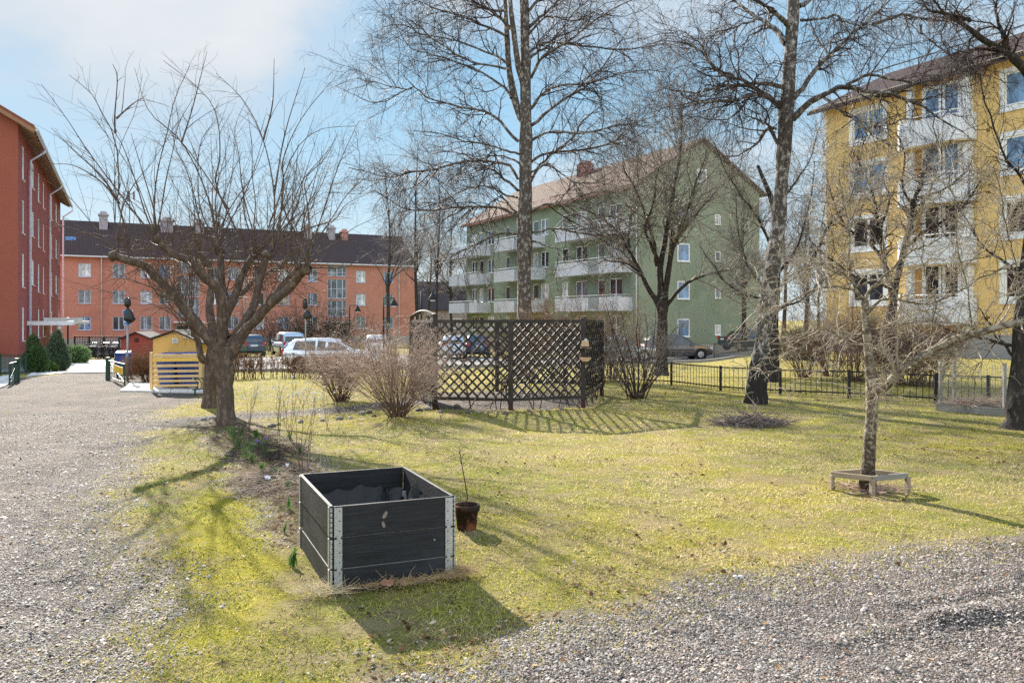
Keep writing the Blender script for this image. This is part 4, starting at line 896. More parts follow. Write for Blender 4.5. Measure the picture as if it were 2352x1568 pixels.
# ---- apple tree
b0 = G(1990, 1130); D = b0[1]; gx_ = lambda p: c6(p)
tr1 = flare([(b0[0], b0[1], gz(*b0)-.03)]+pxlimb([(1995, 1060), (2000, 980), (2003, 905), (1998, 850), (1993, 790), (1987, 715), (1985, 690)], D), [.068, .055, .053, .056, .045, .040, .037, .034], 1.25, 20)
tr2 = flare(pxlimb([(2003, 900), (2025, 893), (2075, 850), (2130, 812), (2200, 778), (2260, 760), (2352, 738), (2440, 725)], D, -1.2), [.040, .046, .043, .040, .036, .032, .030, .026], 1, 18)
LB = [([(1930, 835), (1896, 829), (1877, 843), (1834, 845), (1735, 848), (1716, 829)], -.7, .014), ([(1990, 745), (1962, 782), (1925, 784), (1890, 770), (1835, 810), (1780, 835)], -.4, .018), ([(1985, 690), (1960, 668), (1900, 655), (1830, 690), (1780, 720), (1740, 715)], .3, .024), ([(1985, 688), (1955, 630), (1945, 560), (1930, 470), (1920, 380)], -.1, .026), ([(1955, 645), (1900, 610), (1850, 620), (1790, 650), (1730, 690)], -.5, .02),
 ([(1985, 690), (2020, 640), (2080, 590), (2130, 560), (2200, 520)], -.5, .025), ([(1992, 760), (2040, 745), (2110, 735), (2180, 745), (2260, 748)], .5, .02), ([(1990, 720), (2040, 690), (2110, 700), (2190, 690), (2280, 640), (2340, 620)], -.8, .022), ([(2080, 590), (2120, 500), (2150, 420), (2240, 330)], -.6, .013), ([(2130, 812), (2140, 700), (2130, 600), (2120, 480)], -.7, .012), ([(2230, 768), (2230, 640), (2210, 520), (2190, 400)], -1.0, .012), ([(2280, 755), (2330, 640), (2300, 520), (2280, 400)], -1.1, .012),
 ([(1940, 560), (1970, 470), (2000, 380), (1990, 290)], .1, .010), ([(1900, 655), (1880, 560), (1900, 450), (1895, 330)], .2, .010), ([(1985, 800), (1975, 860), (1990, 905), (2010, 935)], -.4, .008), ([(2050, 735), (2100, 780), (2150, 820), (2170, 850)], .4, .010), ([(2060, 690), (2040, 600), (2060, 500), (2050, 400)], .4, .010), ([(2150, 700), (2200, 640), (2290, 570), (2352, 480)], -.2, .012), ([(1988, 730), (1930, 735), (1870, 750), (1800, 760)], .8, .014)]
lim = limbs([(pxlimb(p, D, dd), r*.72, .0040) for p, dd, r in LB], 20, .022)
trp = (np.array([spline(tr2[0], 18)]), np.array([tr2[1][:18]*.3]))
lim = join((lim[0], lim[1]), (np.array([spline(tr2[0], 20)]), np.array([np.interp(np.linspace(0, 1, 20), np.linspace(0, 1, 18), tr2[1])*.55])))
lv = [dict(n=420, npts=9, L=.56, ang=(35, 75), rr=.5, tr=(.1, 1), up=.35, wig=.22, sides=4, rtip=.0024, rmin=.0032), dict(n=2000, npts=6, L=.22, ang=(35, 80), rr=.6, wig=.2, up=.15, sides=4, rtip=.0016, rmin=.0020, src=(0, 1)), dict(n=4200, npts=4, L=.055, ang=(40, 85), rr=.8, wig=.2, sides=4, rtip=.0022, rmin=.0024, src=(0, 1, 2))]
tree('apple_tree', 'small pale barked apple tree with a long limb leaning out, inside a low wooden guard', 'tree', (b0[0], b0[1], gz(*b0)), [tr1, tr2], lim, lv, BARK_A, TW_A, None, 14, .03)

# ---- many-stemmed tree behind the arbour
D = 29.0
b0 = (P(1519, 830, D)[0], D)
tr1 = flare([(b0[0], D, gz(*b0)-.1)]+pxlimb(c5([(1450, 1500), (1452, 1300), (1455, 1150)]), D), [.25, .2, .19, .2], 1.2, 10)
LB = [([(1430, 1180), (1330, 1010), (1240, 800), (1150, 680), (1060, 580)], 1, .11), ([(1445, 1170), (1440, 900), (1470, 700), (1520, 450), (1560, 200), (1570, 0), (1575, -150)], .3, .14), ([(1470, 1170), (1520, 850), (1590, 700), (1700, 350), (1760, 180)], -1, .13), ([(1480, 1190), (1600, 1040), (1750, 990), (1900, 960), (2050, 900)], -.8, .08), ([(1420, 920), (1390, 760), (1300, 480), (1210, 270)], -1.4, .08), ([(1490, 1000), (1530, 640), (1500, 420), (1480, 180)], 1.6, .09), ([(1580, 700), (1660, 600), (1760, 480), (1880, 330)], 1.2, .07), ([(1300, 960), (1180, 900), (1060, 880), (960, 920)], 1, .05), ([(1240, 800), (1230, 640), (1280, 420), (1260, 200)], 1.8, .06), ([(1440, 900), (1360, 700), (1380, 500), (1420, 260)], -1.8, .07)]
lim = limbs([(pxlimb(c5(p), D, dd), r, .015) for p, dd, r in LB], 16, .05)
lv = [dict(n=210, npts=8, L=2.6, ang=(25, 60), rr=.5, tr=(.3, 1), up=.15, wig=.24, sides=4, rtip=.006), dict(n=1300, npts=6, L=1.2, ang=(25, 65), rr=.6, wig=.26, rtip=.0035, src=(0, 1)), dict(n=4600, npts=4, L=.6, ang=(25, 75), rr=.6, wig=.25, rtip=.0025, rmin=.0035, src=(1, 2))]
tree('bare_tree', 'bushy bare tree with several upright stems in front of the green building', 'tree', (b0[0], D, gz(*b0)), [tr1], lim, lv, BARK_D, TW_G)

# ---- dark bare tree in front of the yellow building
D = 26.0
b0 = (P(2040, 830, D)[0], D)
tr1 = flare([(b0[0], D, gz(*b0)-.1)]+pxlimb([(2042, 760), (2050, 700)], D), [.17, .15, .14], 1.2, 8)
LB = [(c7([(430, 1440), (480, 1200), (530, 1020), (545, 930), (590, 850), (600, 740), (640, 660)]), .4, .12), (c7([(430, 1400), (400, 1200), (370, 1050), (350, 930), (300, 800), (250, 700)]), -.6, .09), (c7([(420, 1300), (330, 1150), (200, 1050), (130, 950), (80, 800)]), .9, .07), (c7([(500, 1140), (600, 1060), (720, 980), (800, 900), (850, 800)]), -.8, .07), (c7([(370, 1050), (420, 900), (410, 780), (450, 660)]), .9, .05), (c7([(540, 950), (480, 830), (500, 700), (470, 600)]), -.9, .05), (c7([(420, 1350), (250, 1300), (120, 1200), (10, 1100)]), -.5, .06), (c7([(560, 900), (680, 860), (780, 780), (820, 690)]), .7, .045), (c7([(0, 1290), (60, 1150), (130, 1020), (220, 900), (260, 760)]), -1.5, .07)]
lim = limbs([(pxlimb(p, D, dd), r, .012) for p, dd, r in LB], 15, .05)
lv = [dict(n=190, npts=8, L=1.25, ang=(30, 65), rr=.5, tr=(.25, 1), up=.08, wig=.28, sides=4, rtip=.005), dict(n=1150, npts=6, L=.7, ang=(25, 70), rr=.6, wig=.28, rtip=.003, src=(0, 1)), dict(n=3600, npts=4, L=.36, ang=(25, 75), rr=.6, wig=.25, rtip=.002, rmin=.003, src=(1, 2))]
tree('bare_tree', 'gnarled dark bare tree with a dense twiggy head in front of the yellow facade', 'tree', (b0[0], D, gz(*b0)), [tr1], lim, lv, BARK_D, TW_B)

# ---- second trunk behind the right birch
D = 22.5; b0 = (P(1776, 842, D)[0], D)
tr1 = flare([(b0[0], D, gz(*b0)-.1)]+pxlimb([(1776, 800), (1778, 720), (1784, 600), (1778, 480), (1740, 380)], D), [.16, .14, .12, .10, .08, .04], 1.2, 16)
lim = limbs([(pxlimb(p, D, dd), r, .01) for p, dd, r in [([(1778, 700), (1720, 620), (1690, 540), (1680, 430)], .8, .05), ([(1780, 640), (1840, 560), (1870, 470), (1880, 380)], .7, .05), ([(1784, 600), (1740, 500), (1700, 440), (1650, 330)], -.7, .05), ([(1780, 540), (1810, 450), (1850, 400), (1880, 300)], -.7, .04), ([(1778, 720), (1840, 690), (1900, 640), (1960, 600)], .9, .04), ([(1777, 690), (1700, 670), (1640, 620), (1600, 560)], .9, .04)]], 14, .05)
lv = [dict(n=160, npts=7, L=1.0, ang=(30, 60), rr=.5, up=.15, wig=.26, sides=4, rtip=.004), dict(n=1000, npts=5, L=.6, ang=(25, 65), rr=.6, wig=.26, rtip=.0028, src=(0, 1)), dict(n=3000, npts=4, L=.35, ang=(25, 75), rr=.6, wig=.25, rtip=.002, rmin=.0028, src=(1, 2))]
tree('bare_tree', 'slender bare tree just behind the big rugged birch', 'tree', (b0[0], D, gz(*b0)), [tr1], lim, lv, BARK_D, TW_G)

# ---- distant trees
def far_tree(px, d, hpx, label, spread=.35, r=.15, up=.3, n=(60, 500, 1500), mtw=None, grp='distant bare trees beyond the street', top=None, bare=.3):
    x = (px-CX)/F*d; z0 = tz(x, d); zt_ = CAMZ-(hpx-HY)/F*d; h = zt_-z0
    pts = [(x, d, z0-.1), (x+rnd.uniform(-.02, .02)*h, d, z0+.35*h), (x+rnd.uniform(-.03, .03)*h, d, z0+.7*h), (x+rnd.uniform(-.03, .03)*h, d, zt_)]
    tr1 = flare(pts, [r, r*.75, r*.4, .02], 1.2, 12); tp = (tr1[0][None], tr1[1][None])
    lim = grow(tp, 26, 9, h*spread, (25, 60), .5, (bare, .97), up, .14, 0, .01, .25, .55)
    k = d/60
    lv = [dict(n=n[0], npts=7, L=h*spread*.55, ang=(25, 55), rr=.5, wig=.2, up=.1, sides=3, rtip=.008*k), dict(n=n[1], npts=5, L=h*spread*.28, ang=(25, 60), rr=.6, wig=.2, rtip=.006*k, rmin=.006*k, src=(0, 1)), dict(n=n[2], npts=4, L=h*spread*.14, ang=(20, 70), rr=.6, wig=.2, grav=-.05, rtip=.004*k, rmin=.005*k, src=(1, 2))]
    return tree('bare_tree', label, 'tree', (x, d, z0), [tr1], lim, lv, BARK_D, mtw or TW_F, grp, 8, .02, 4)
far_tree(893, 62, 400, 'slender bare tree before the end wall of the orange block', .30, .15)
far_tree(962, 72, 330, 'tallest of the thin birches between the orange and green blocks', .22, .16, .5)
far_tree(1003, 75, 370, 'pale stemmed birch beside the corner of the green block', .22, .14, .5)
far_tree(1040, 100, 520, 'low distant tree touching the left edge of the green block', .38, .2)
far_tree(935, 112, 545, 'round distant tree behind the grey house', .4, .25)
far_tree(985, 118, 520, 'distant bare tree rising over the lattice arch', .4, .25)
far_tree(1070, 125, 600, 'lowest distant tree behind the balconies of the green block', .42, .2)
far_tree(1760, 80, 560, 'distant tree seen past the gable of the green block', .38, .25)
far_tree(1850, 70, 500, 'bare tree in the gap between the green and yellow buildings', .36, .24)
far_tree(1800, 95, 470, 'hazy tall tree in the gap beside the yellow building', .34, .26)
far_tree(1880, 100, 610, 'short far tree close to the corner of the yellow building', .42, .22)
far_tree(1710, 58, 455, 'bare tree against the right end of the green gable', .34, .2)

# ---- shrubs: stems fanning out of one base
def shrub(name, label, base, n, h, spread, mat, lv, group=None, r=.008, wig=.08, w0=.15, aspect=1.0, lift=.0, catg='shrub', sp0=0.0):
    x, y, z = base; root = thing(name, label, catg, base, 0, group); k = 7
    a = NR.random(n)*6.28; e = sp0+(spread-sp0)*NR.random(n)**.7; d = np.stack([np.cos(a)*np.sin(e)*aspect, np.sin(a)*np.sin(e), np.cos(e)], -1)
    Pn = np.empty((n, k, 3)); Pn[:, 0] = np.array([x, y, z-.02])+np.stack([np.cos(a)*w0*NR.random(n)*aspect, np.sin(a)*w0*NR.random(n), 0*a], -1); l = h*(.6+.45*NR.random(n))/(k-1)
    for j in range(1, k): d = nrmz(d+NR.normal(0, wig, (n, 3))+np.array([0, 0, lift])); Pn[:, j] = Pn[:, j-1]+d*l[:, None]
    R = (r*(.6+.7*NR.random(n)))[:, None]*np.linspace(1, .35, k)[None]
    st = Tubes(); st.add(Pn, R, 5); place(root, 'stems', st, mat[0], base); allp = [(Pn, R)]; tw = Tubes()
    for l_ in lv:
        l_ = dict(l_); src = l_.pop('src', -1); par = allp[src] if isinstance(src, int) else join(*[allp[i] for i in src]); ch = grow(par, **l_); allp.append(ch); tw.add(ch[0], ch[1], 3)
    if lv: place(root, 'twigs', tw, mat[1], base)
    return root
SL = lambda n: [dict(n=n, npts=6, L=.42, ang=(15, 45), rr=.6, tr=(.3, 1), up=.1, wig=.14, rtip=.0016, rmin=.0024, grav=-.02), dict(n=int(n*3.4), npts=5, L=.22, ang=(20, 60), rr=.7, tr=(.25, 1), wig=.14, grav=-.08, rtip=.0013, rmin=.0019, src=(0, 1)), dict(n=int(n*4.2), npts=4, L=.13, ang=(20, 70), rr=.8, tr=(.3, 1), wig=.15, grav=-.12, rtip=.0013, rmin=.0017, src=2)]
TWS = M('stem_brown', (112, 92, 78), .7, .2, 5)
shrub('spirea_bush', 'nearer pinkish bare spirea bush of the two beside the lattice arbour', gat(912, 955), 95, 1.72, .80, (TWS, TW_S), SL(720), 'bare bushes on the lawn', .008, .11, .14)
shrub('spirea_bush', 'smaller pinkish bare spirea bush in front of the white car', gat(783, 920), 80, 1.48, .78, (TWS, TW_S), SL(600), 'bare bushes on the lawn', .008, .11, .14)
shrub('lilac_bush', 'sparse grey lilac bush with crooked stems beside the lattice arbour', gat(1462, 915), 26, 2.1, .55, (TW_D, TW_G), [dict(n=150, npts=7, L=.6, ang=(25, 55), rr=.6, tr=(.3, 1), up=.2, wig=.22, rtip=.003), dict(n=600, npts=5, L=.28, ang=(30, 65), rr=.6, wig=.2, rtip=.0025, src=(0, 1)), dict(n=1200, npts=4, L=.12, ang=(30, 70), rr=.7, wig=.2, rtip=.0022, src=(1, 2))], None, .018, .13, .2)
HB = lambda n: [dict(n=n, npts=6, L=.55, ang=(20, 55), rr=.6, tr=(.25, 1), wig=.18, rtip=.003), dict(n=n*4, npts=5, L=.28, ang=(25, 65), rr=.7, wig=.2, rtip=.0022, rmin=.003, src=(0, 1)), dict(n=n*5, npts=4, L=.16, ang=(25, 70), rr=.7, wig=.2, rtip=.002, rmin=.0028, src=(1, 2))]
TW_R = twigmat('twig_reddish', (124, 100, 88), .7)
for px, d, h, lab in ((1848, 24.5, 2.2, 'brown bare shrub right of the slender tree behind the fence'), (1905, 25, 2.3, 'brown bare shrub below the corner of the yellow building'), (1965, 23, 2.3, 'brown bare shrub behind the apple trunk'), (2030, 22, 2.3, 'brown bare shrub in front of the lowest yellow balcony'), (2090, 21.5, 2.2, 'brown bare shrub under the leaning apple limb'), (2135, 21, 2.0, 'brown bare shrub next to the wooden compost frame')):
    x = (px-CX)/F*d; shrub('bare_shrub', lab, (x, d, gz(x, d)), 46, h, .62, (TWS, TW_R), HB(260), 'brown shrubs behind the fence', .010, .09, .3)
for px, d, h, lab in ((1205, 24.5, 2.5, 'tangled bush rising left behind the arbour'), (1275, 25, 2.7, 'tangled bush rising behind the middle of the arbour'), (1345, 24, 2.7, 'tangled bush rising right behind the arbour'), (1405, 23, 2.4, 'tangled bush between the arbour and the lilac')):
    x = (px-CX)/F*d; shrub('bare_shrub', lab, (x, d, gz(x, d)), 40, h, .6, (TWS, TW_H), HB(220), 'brown shrubs behind the arbour', .010, .10, .3)
for px, d, h, lab in ((610, 70, 4.0, 'dark thicket at the foot of the orange facade'), (655, 69, 4.4, 'dark thicket before the ground floor windows of the orange facade'), (705, 70, 5.2, 'tall dark thicket beside the stair windows of the orange block'), (750, 71, 4.6, 'dark thicket below the stair windows of the orange block'), (800, 73, 3.8, 'dark thicket near the end of the orange facade')):
    x = (px-CX)/F*d; shrub('bare_shrub', lab, (x, d, gz(x, d)), 40, h, .8, (TW_D, TW_D), [dict(n=300, npts=6, L=1.2, ang=(20, 60), rr=.6, wig=.25, rtip=.007), dict(n=1500, npts=5, L=.6, ang=(25, 70), rr=.7, wig=.25, rtip=.005, rmin=.006, src=(0, 1))], 'dark thickets by the orange block', .02, .15, 1.2, 1.3)
shrub('rounded_bush', 'rounded orange-brown leafless bush beside the yellow bin shelter', gat(338, 876), 60, .72, .9, (TWS, TW_H), HB(300), None, .007, .1, .12)
# clipped hedge by the car park
def hedge(label, A, B, h, wd, mat, n, group=None):
    a = np.array(A); b = np.array(B); L = np.linalg.norm(b-a); root = thing('hedge', label, 'hedge', (a[0], a[1], gz(*a)), 0, group); m = int(n)
    t = NR.random(m); nrm = np.array([-(b-a)[1], (b-a)[0]])/L; s = (NR.random(m)-.5)*wd*.5; xy = a+(b-a)*t[:, None]+nrm*s[:, None]; z = ground_z(xy[:, 0], xy[:, 1])
    k = 5; Pn = np.empty((m, k, 3)); Pn[:, 0] = np.column_stack([xy, z-.02]); d = nrmz(np.stack([NR.normal(0, .16, m), NR.normal(0, .16, m), np.ones(m)], -1)); l = h*(.75+.25*NR.random(m))/(k-1)
    for j in range(1, k): d = nrmz(d+NR.normal(0, .1, (m, 3))); Pn[:, j] = Pn[:, j-1]+d*l[:, None]
    R = .011*np.linspace(1, .4, k)[None]*(.6+.6*NR.random(m))[:, None]; st = Tubes(); st.add(Pn, R, 4); o = (a[0], a[1], gz(*a)); place(root, 'stems', st, TWS, o)
    g1 = grow((Pn, R), m*7, 4, h*.3, (30, 80), .6, (.35, 1), .1, .2, 0, .004, .3, .3, .005); g2 = grow(g1, m*16, 4, h*.16, (30, 80), .7, (.2, 1), 0, .2, 0, .004, .3, .3, .0045)
    for g_ in (g1, g2): g_[0][:, :, 2] = np.minimum(g_[0][:, :, 2], ground_z(g_[0][:, 0, 0], g_[0][:, 0, 1])[:, None]+h*(.97+.05*NR.random((len(g_[0]), 1))))
    tw = Tubes(); tw.add(*g1, 3); tw.add(*g2, 3); place(root, 'twigs', tw, mat, o); return root
hedge('clipped leafless brown hedge along the car park behind the pollarded trees', G(452, 872), G(800, 868), .80, .5, TW_H, 170)
hedge('lower brown hedge strip right of the white car', G(830, 860), G(960, 862), .6, .5, TW_H, 70)

# ---- evergreens on the left
def conifer(name, label, base, blobs, n, leaf, rgb, group=None, upk=.6, trunk_h=.6, sz=(1, 1, 1)):
    root = thing(name, label, 'shrub', base, 0, group); root.scale = sz
    m = MB(); m.tube([(0, 0, -.05), (0, 0, trunk_h)], [.06, .03], 7); m.build('trunk', BARK_D, root, True)
    V = []; T = []; vol = np.array([b[3]*b[4]*b[5] for b in blobs]); cnt = (n*vol**.7/(vol**.7).sum()).astype(int)
    for (cx, cy, cz, rx, ry, rz_), c in zip(blobs, cnt):
        d = nrmz(NR.normal(size=(c, 3))); rr_ = (.55+.5*NR.random(c)**.5)*(1+.35*vnoise(d[:, 0]*3+cx, d[:, 2]*3+d[:, 1]*2, 1.3)); p = np.array([cx, cy, cz])+d*np.array([rx, ry, rz_])*rr_[:, None]
        p[:, 2] = np.maximum(p[:, 2], .02); g_ = nrmz(d*.8+np.array([0, 0, upk])+NR.normal(0, .35, (c, 3))); sd_ = nrmz(np.cross(g_, NR.normal(size=(c, 3)))); l = leaf*(.6+.8*NR.random(c))[:, None]
        V.append(np.stack([p-sd_*l*.22, p+sd_*l*.22, p+g_*l], 1)); T.append(np.clip(.45+.3*vnoise(p[:, 0]*2, p[:, 2]*2, 2.)+NR.normal(0, .18, c), 0, 1))
    V = np.concatenate(V); T = np.concatenate(T)
    key = 'needles_%d_%d' % (rgb[0][0], rgb[1][1])
    if key not in MATS:
        t = NT(key); at = t.n('ShaderNodeAttribute', attribute_name='tint').outputs['Fac']; MATS[key] = t.finish(t.ramp(at, [(0, lin(rgb[0])), (1, lin(rgb[1]))]), .7, 0, .25, None, 0, .25)
    npmesh('crown', V.reshape(-1, 3), [np.arange(len(V)*3).reshape(-1, 3)], MATS[key], root, False, np.repeat(T, 3)); return root
def at_d(px, d): x = (px-CX)/F*d; return (x, d, gz(x, d) if d < 45 else tz(x, d))
conifer('thuja_shrub', 'dark green layered thuja bush beside the left gate', at_d(80, 34), [(0, 0, .55, .55, .5, .6), (.12, -.1, 1.0, .4, .4, .5), (-.1, 0, 1.4, .28, .28, .6), (-.25, -.1, .7, .35, .3, .4), (.35, -.2, .5, .4, .35, .5)], 9000, .11, ((38, 60, 36), (104, 132, 74)), 'evergreens by the red block', .6, .6, (.8, .8, .78))
conifer('juniper_tree', 'tall pointed grey-green juniper beside the red block entrance', at_d(131, 38), [(0, 0, .8, .62, .6, .9), (0, 0, 1.5, .5, .5, .8), (0, 0, 2.1, .3, .3, .7), (.05, 0, 2.5, .16, .16, .5), (.3, -.1, .7, .4, .35, .6)], 11000, .12, ((54, 72, 54), (118, 138, 104)), 'evergreens by the red block', .9, .6, (.85, .85, .64))
conifer('box_bush', 'low rounded box bush at the foot of the tall juniper', at_d(112, 35.5), [(0, 0, .18, .34, .3, .26)], 2600, .07, ((54, 80, 42), (120, 146, 74)), 'evergreens by the red block')
conifer('juniper_bush', 'spreading feathery juniper bush beyond the tall juniper', at_d(166, 47), [(0, 0, .35, .8, .7, .45), (.4, 0, .5, .5, .4, .35)], 3500, .2, ((84, 112, 70), (146, 172, 112)), 'evergreens by the red block')
conifer('spruce_hedge', 'dark evergreen bush between the far trunks near the yellow corner', at_d(1840, 36), [(0, 0, .5, .9, .6, .7)], 3000, .16, ((40, 64, 34), (100, 130, 66)))
# ------------------------------------------------------------------ raised bed of pallet collars
def boards_mat(name, a, b, k=.5):
    t = NT(name); co = t.coord(); g_ = t.noise(t.mapping(co, (1.2, 1.2, 34)), 2.2, 7, .65, 1.2); n_ = t.noise(co, 2.4, 5, .6)
    c = t.mix(t.rng(g_, .3, .7), lin(a), lin(b)); c = t.mix(t.rng(n_, .52, .72, 0, k), c, sc3(lin(b), 1.5))
    return t.finish(c, .62, 0, .35, t.bump(g_, .35, .01))
MAT_BLK = boards_mat('black_stained_board', (10, 11, 13), (46, 47, 50)); MAT_EDGE = M('board_edge', (150, 146, 138), .8, .15, 8)
MAT_GALV = M('galvanised_steel', (188, 192, 194), .38, .10, 14, .1, 60, metal=.75)
ang = math.radians(23.3); ox, oy = -1.119, 5.174
rb_ = thing('raised_bed', 'black planter box of three stacked wooden pallet collars with shiny steel corner hinges', 'planter', (ox, oy, 0), ang)
BW, BL, BT = .80, 1.18, .022
MAT_KNOT = M('knot_wood', (128, 116, 106), .7, .3, 30); MAT_HOLE = M('rivet_dark', (80, 78, 74), .5, metal=.5)
for k, (z0, z1) in enumerate(((-.06, .143), (.146, .338), (.341, .535))):
    e = .004*(k % 2)
    for a, b, nm in (((.012, e), (BW-.012, e), 'f'), ((.012, BL-e), (BW-.012, BL-e), 'b'), ((e, .012), (e, BL-.012), 'l'), ((BW-e, .012), (BW-e, BL-.012), 'r')):
        m = MB(); m.bar((a[0], a[1], (z0+z1)/2), (b[0], b[1], (z0+z1)/2), BT, z1-z0); o = m.build('side_board', MAT_BLK, rb_, bevel=.003)
        if nm == 'f' and k < 2 or nm == 'l': 
            m = MB(); m.bar((a[0], a[1], z1+.0006), (b[0], b[1], z1+.0006), BT*.82, .0012); m.build('pale_edge', MAT_EDGE, o)  # thin pale strip along the top of the board
        if nm == 'f' and k == 2:
            for x, z, r, an in ((.335, .455, .017, .5), (.325, .395, .014, -.3)):
                m = MB(); m.lathe([(.0001, -.0015), (r, -.0012), (r*1.02, 0)], (0, 0, 0), 14, 'y'); o2 = m.build('knot', MAT_KNOT, o); o2.location = (x, -BT/2-.0003, z); o2.scale = (.72, 1, 1.5); o2.rotation_euler = (0, an, 0)
        if nm == 'f' and k == 1:
            m = MB(); m.lathe([(.0001, -.0015), (.006, -.0012), (.006, 0)], (0, 0, 0), 10, 'y'); o2 = m.build('knot', MAT_EDGE, o); o2.location = (.665, -BT/2-.0003+e, .262)
    for cx_, cy_, sx, sy in ((0, 0, 1, 1), (BW, 0, -1, 1), (0, BL, 1, -1), (BW, BL, -1, -1)):
        m = MB(); o1, o2 = -BT/2-.003+e*0, .0
        zz0, zz1 = max(z0+.004, .0), z1-.006
        ex = -.0155*sy; ey = -.0155*sx
        m.span((cx_+sx*.012, cy_+ex, zz0), (cx_+sx*.062, cy_+ex*.78, zz1)); m.span((cx_+ey, cy_+sy*.012, zz0), (cx_+ey*.78, cy_+sy*.052, zz1))
        n_ = 6
        for j in range(n_): 
            zc = zz0+(zz1-zz0)*(j+.5)/n_; m.tube([(cx_+ey*.55+sx*.006, cy_+ex*.55+sy*.006, zc-.012), (cx_+ey*.55+sx*.006, cy_+ex*.55+sy*.006, zc+.012)], .0075, 8)
            m.box((cx_+sx*.040, cy_+ex*1.06, zc+.010), (.022, .004, .0035)); 
        m.span((cx_+sx*.028, cy_+ex*1.25, zz0-.016), (cx_+sx*.052, cy_+ex*.9, zz0+.022))
        h = m.build('corner_hinge', MAT_GALV, rb_)
        for j in range(3):
            m = MB(); zc = zz0+(zz1-zz0)*(j+.6)/3; m.lathe([(.0001, -.002), (.004, -.0015), (.005, 0)], (cx_+sx*.046, cy_+ex*1.02, zc), 8, 'y'); m.build('rivet', MAT_HOLE, h)
MAT_PLAS = M('black_plastic_sheet', (9, 9, 11), .32, .2, 8, .6, 14, spec=.35)
lx = np.linspace(.02, BW-.02, 22); ly = np.linspace(.02, BL-.02, 28); LX, LY = np.meshgrid(lx, ly)
de = np.minimum(np.minimum(LX, BW-LX), np.minimum(LY, BL-LY)); LZ = .24+.20*np.exp(-(de/.07)**2)+.13*vnoise(LX, LY, 6)+.07*vnoise(LX+3, LY, 13)+.03*vnoise(LX, LY+4, 28)
idx = np.arange(LX.size).reshape(LX.shape); Q = np.stack([idx[:-1, :-1], idx[:-1, 1:], idx[1:, 1:], idx[1:, :-1]], -1).reshape(-1, 4)
npmesh('plastic_liner', np.stack([LX, LY, LZ], -1).reshape(-1, 3), [Q], MAT_PLAS, rb_, True)
for x, y, z, tx_, ty in ((.16, .38, .28, .25, .2), (.70, .80, .30, -.12, .1), (.70, .74, .24, .1, -.1)):
    o = thing('steel_bracket', {.38: 'bent steel bracket lying on the left in the black planter box', .8: 'longer steel bracket leaning at the right inside the black planter box', .74: 'shorter steel bracket leaning at the right inside the black planter box'}[y], 'bracket')
    m = MB(); m.box((0, 0, .07), (.022, .004, .15)); m.box((0, .012, .15), (.026, .012, .035)); m.box((.0, .02, 0), (.022, .05, .004)); m.build('arm', MAT_GALV, o)
    c_, s_ = math.cos(ang), math.sin(ang); o.location = (ox+x*c_-y*s_, oy+x*s_+y*c_, z-.07+.02); o.rotation_euler = (tx_, ty, ang+.4)

# ---- clay pot with a sapling
p0 = gat(1072, 1222)
pot = thing('plant_pot', 'round weathered terracotta pot beside the black planter box', 'pot', p0)
t = NT('terracotta'); co = t.coord(); n_ = t.noise(co, 9, 6, .65); c = t.mix(t.rng(n_, .48, .62), lin((48, 38, 32)), lin((140, 84, 58))); MATS['terra'] = t.finish(c, .85, 0, .2, t.bump(n_, .3, .01))
m = MB(); m.lathe([(.02, .0), (.072, .0), (.076, .01), (.092, .15), (.104, .152), (.106, .196), (.100, .200), (.094, .196), (.090, .155), (.088, .13)], (0, 0, 0), 28); m.build('body', MATS['terra'], pot, True)
m = MB(); m.lathe([(.0, .158), (.05, .160), (.0895, .155)], (0, 0, 0), 20); m.build('soil', M('pot_soil', (112, 78, 56), .95, .3, 20, .5, 60), pot)
sp = thing('sapling', 'thin leafless sapling growing in the terracotta pot', 'plant', (p0[0], p0[1], p0[2]+.155))
m = MB(); m.tube([(.0, 0, -.01), (-.006, .01, .06), (.008, .0, .09), (-.010, .0, .2), (-.035, .01, .33), (-.055, 0, .46), (-.058, 0, .50)], [.007, .006, .0055, .0045, .004, .003, .0015], 7)
for z, x, dx, dz in ((.36, -.04, -.02, .05), (.40, -.045, .022, .045), (.44, -.052, -.02, .03), (.46, -.055, .028, .05), (.30, -.03, .012, .02)): m.tube([(x, 0, z), (x+dx, .004, z+dz)], [.0025, .0012], 5)
m.build('stem', TW_D, sp, True)

# ---- wooden guard around the apple tree
MAT_OLDW = boards_mat('weathered_wood', (120, 104, 86), (168, 152, 130)); MAT_OLDG = boards_mat('grey_weathered_wood', (104, 100, 92), (150, 146, 138))
F_, L_, R_ = gat(2003, 1140), gat(1910, 1128), gat(2084, 1132); B_ = (L_[0]+R_[0]-F_[0], L_[1]+R_[1]-F_[1], F_[2])
gd = thing('tree_guard', 'low square guard of weathered boards around the apple tree', 'tree guard', F_)
zt_ = .155
for q, h in ((F_, .15), (L_, .15), (R_, .15), (B_, .15)):
    m = MB(); m.bar((q[0]-F_[0], q[1]-F_[1], -.03), (q[0]-F_[0]+.004, q[1]-F_[1], h-.002), .045, .04, (1, .3, 0)); m.build('post', MAT_OLDW, gd, bevel=.004)
for a, b, o_ in ((L_, F_, .0), (F_, R_, .002), (R_, B_, .0), (B_, L_, .003)):
    m = MB(); m.bar((a[0]-F_[0], a[1]-F_[1], zt_+o_), (b[0]-F_[0], b[1]-F_[1], zt_+.003+o_), .03, .05); m.build('rail', MAT_OLDW if o_ in (0, .003) else MAT_OLDG, gd, bevel=.004)

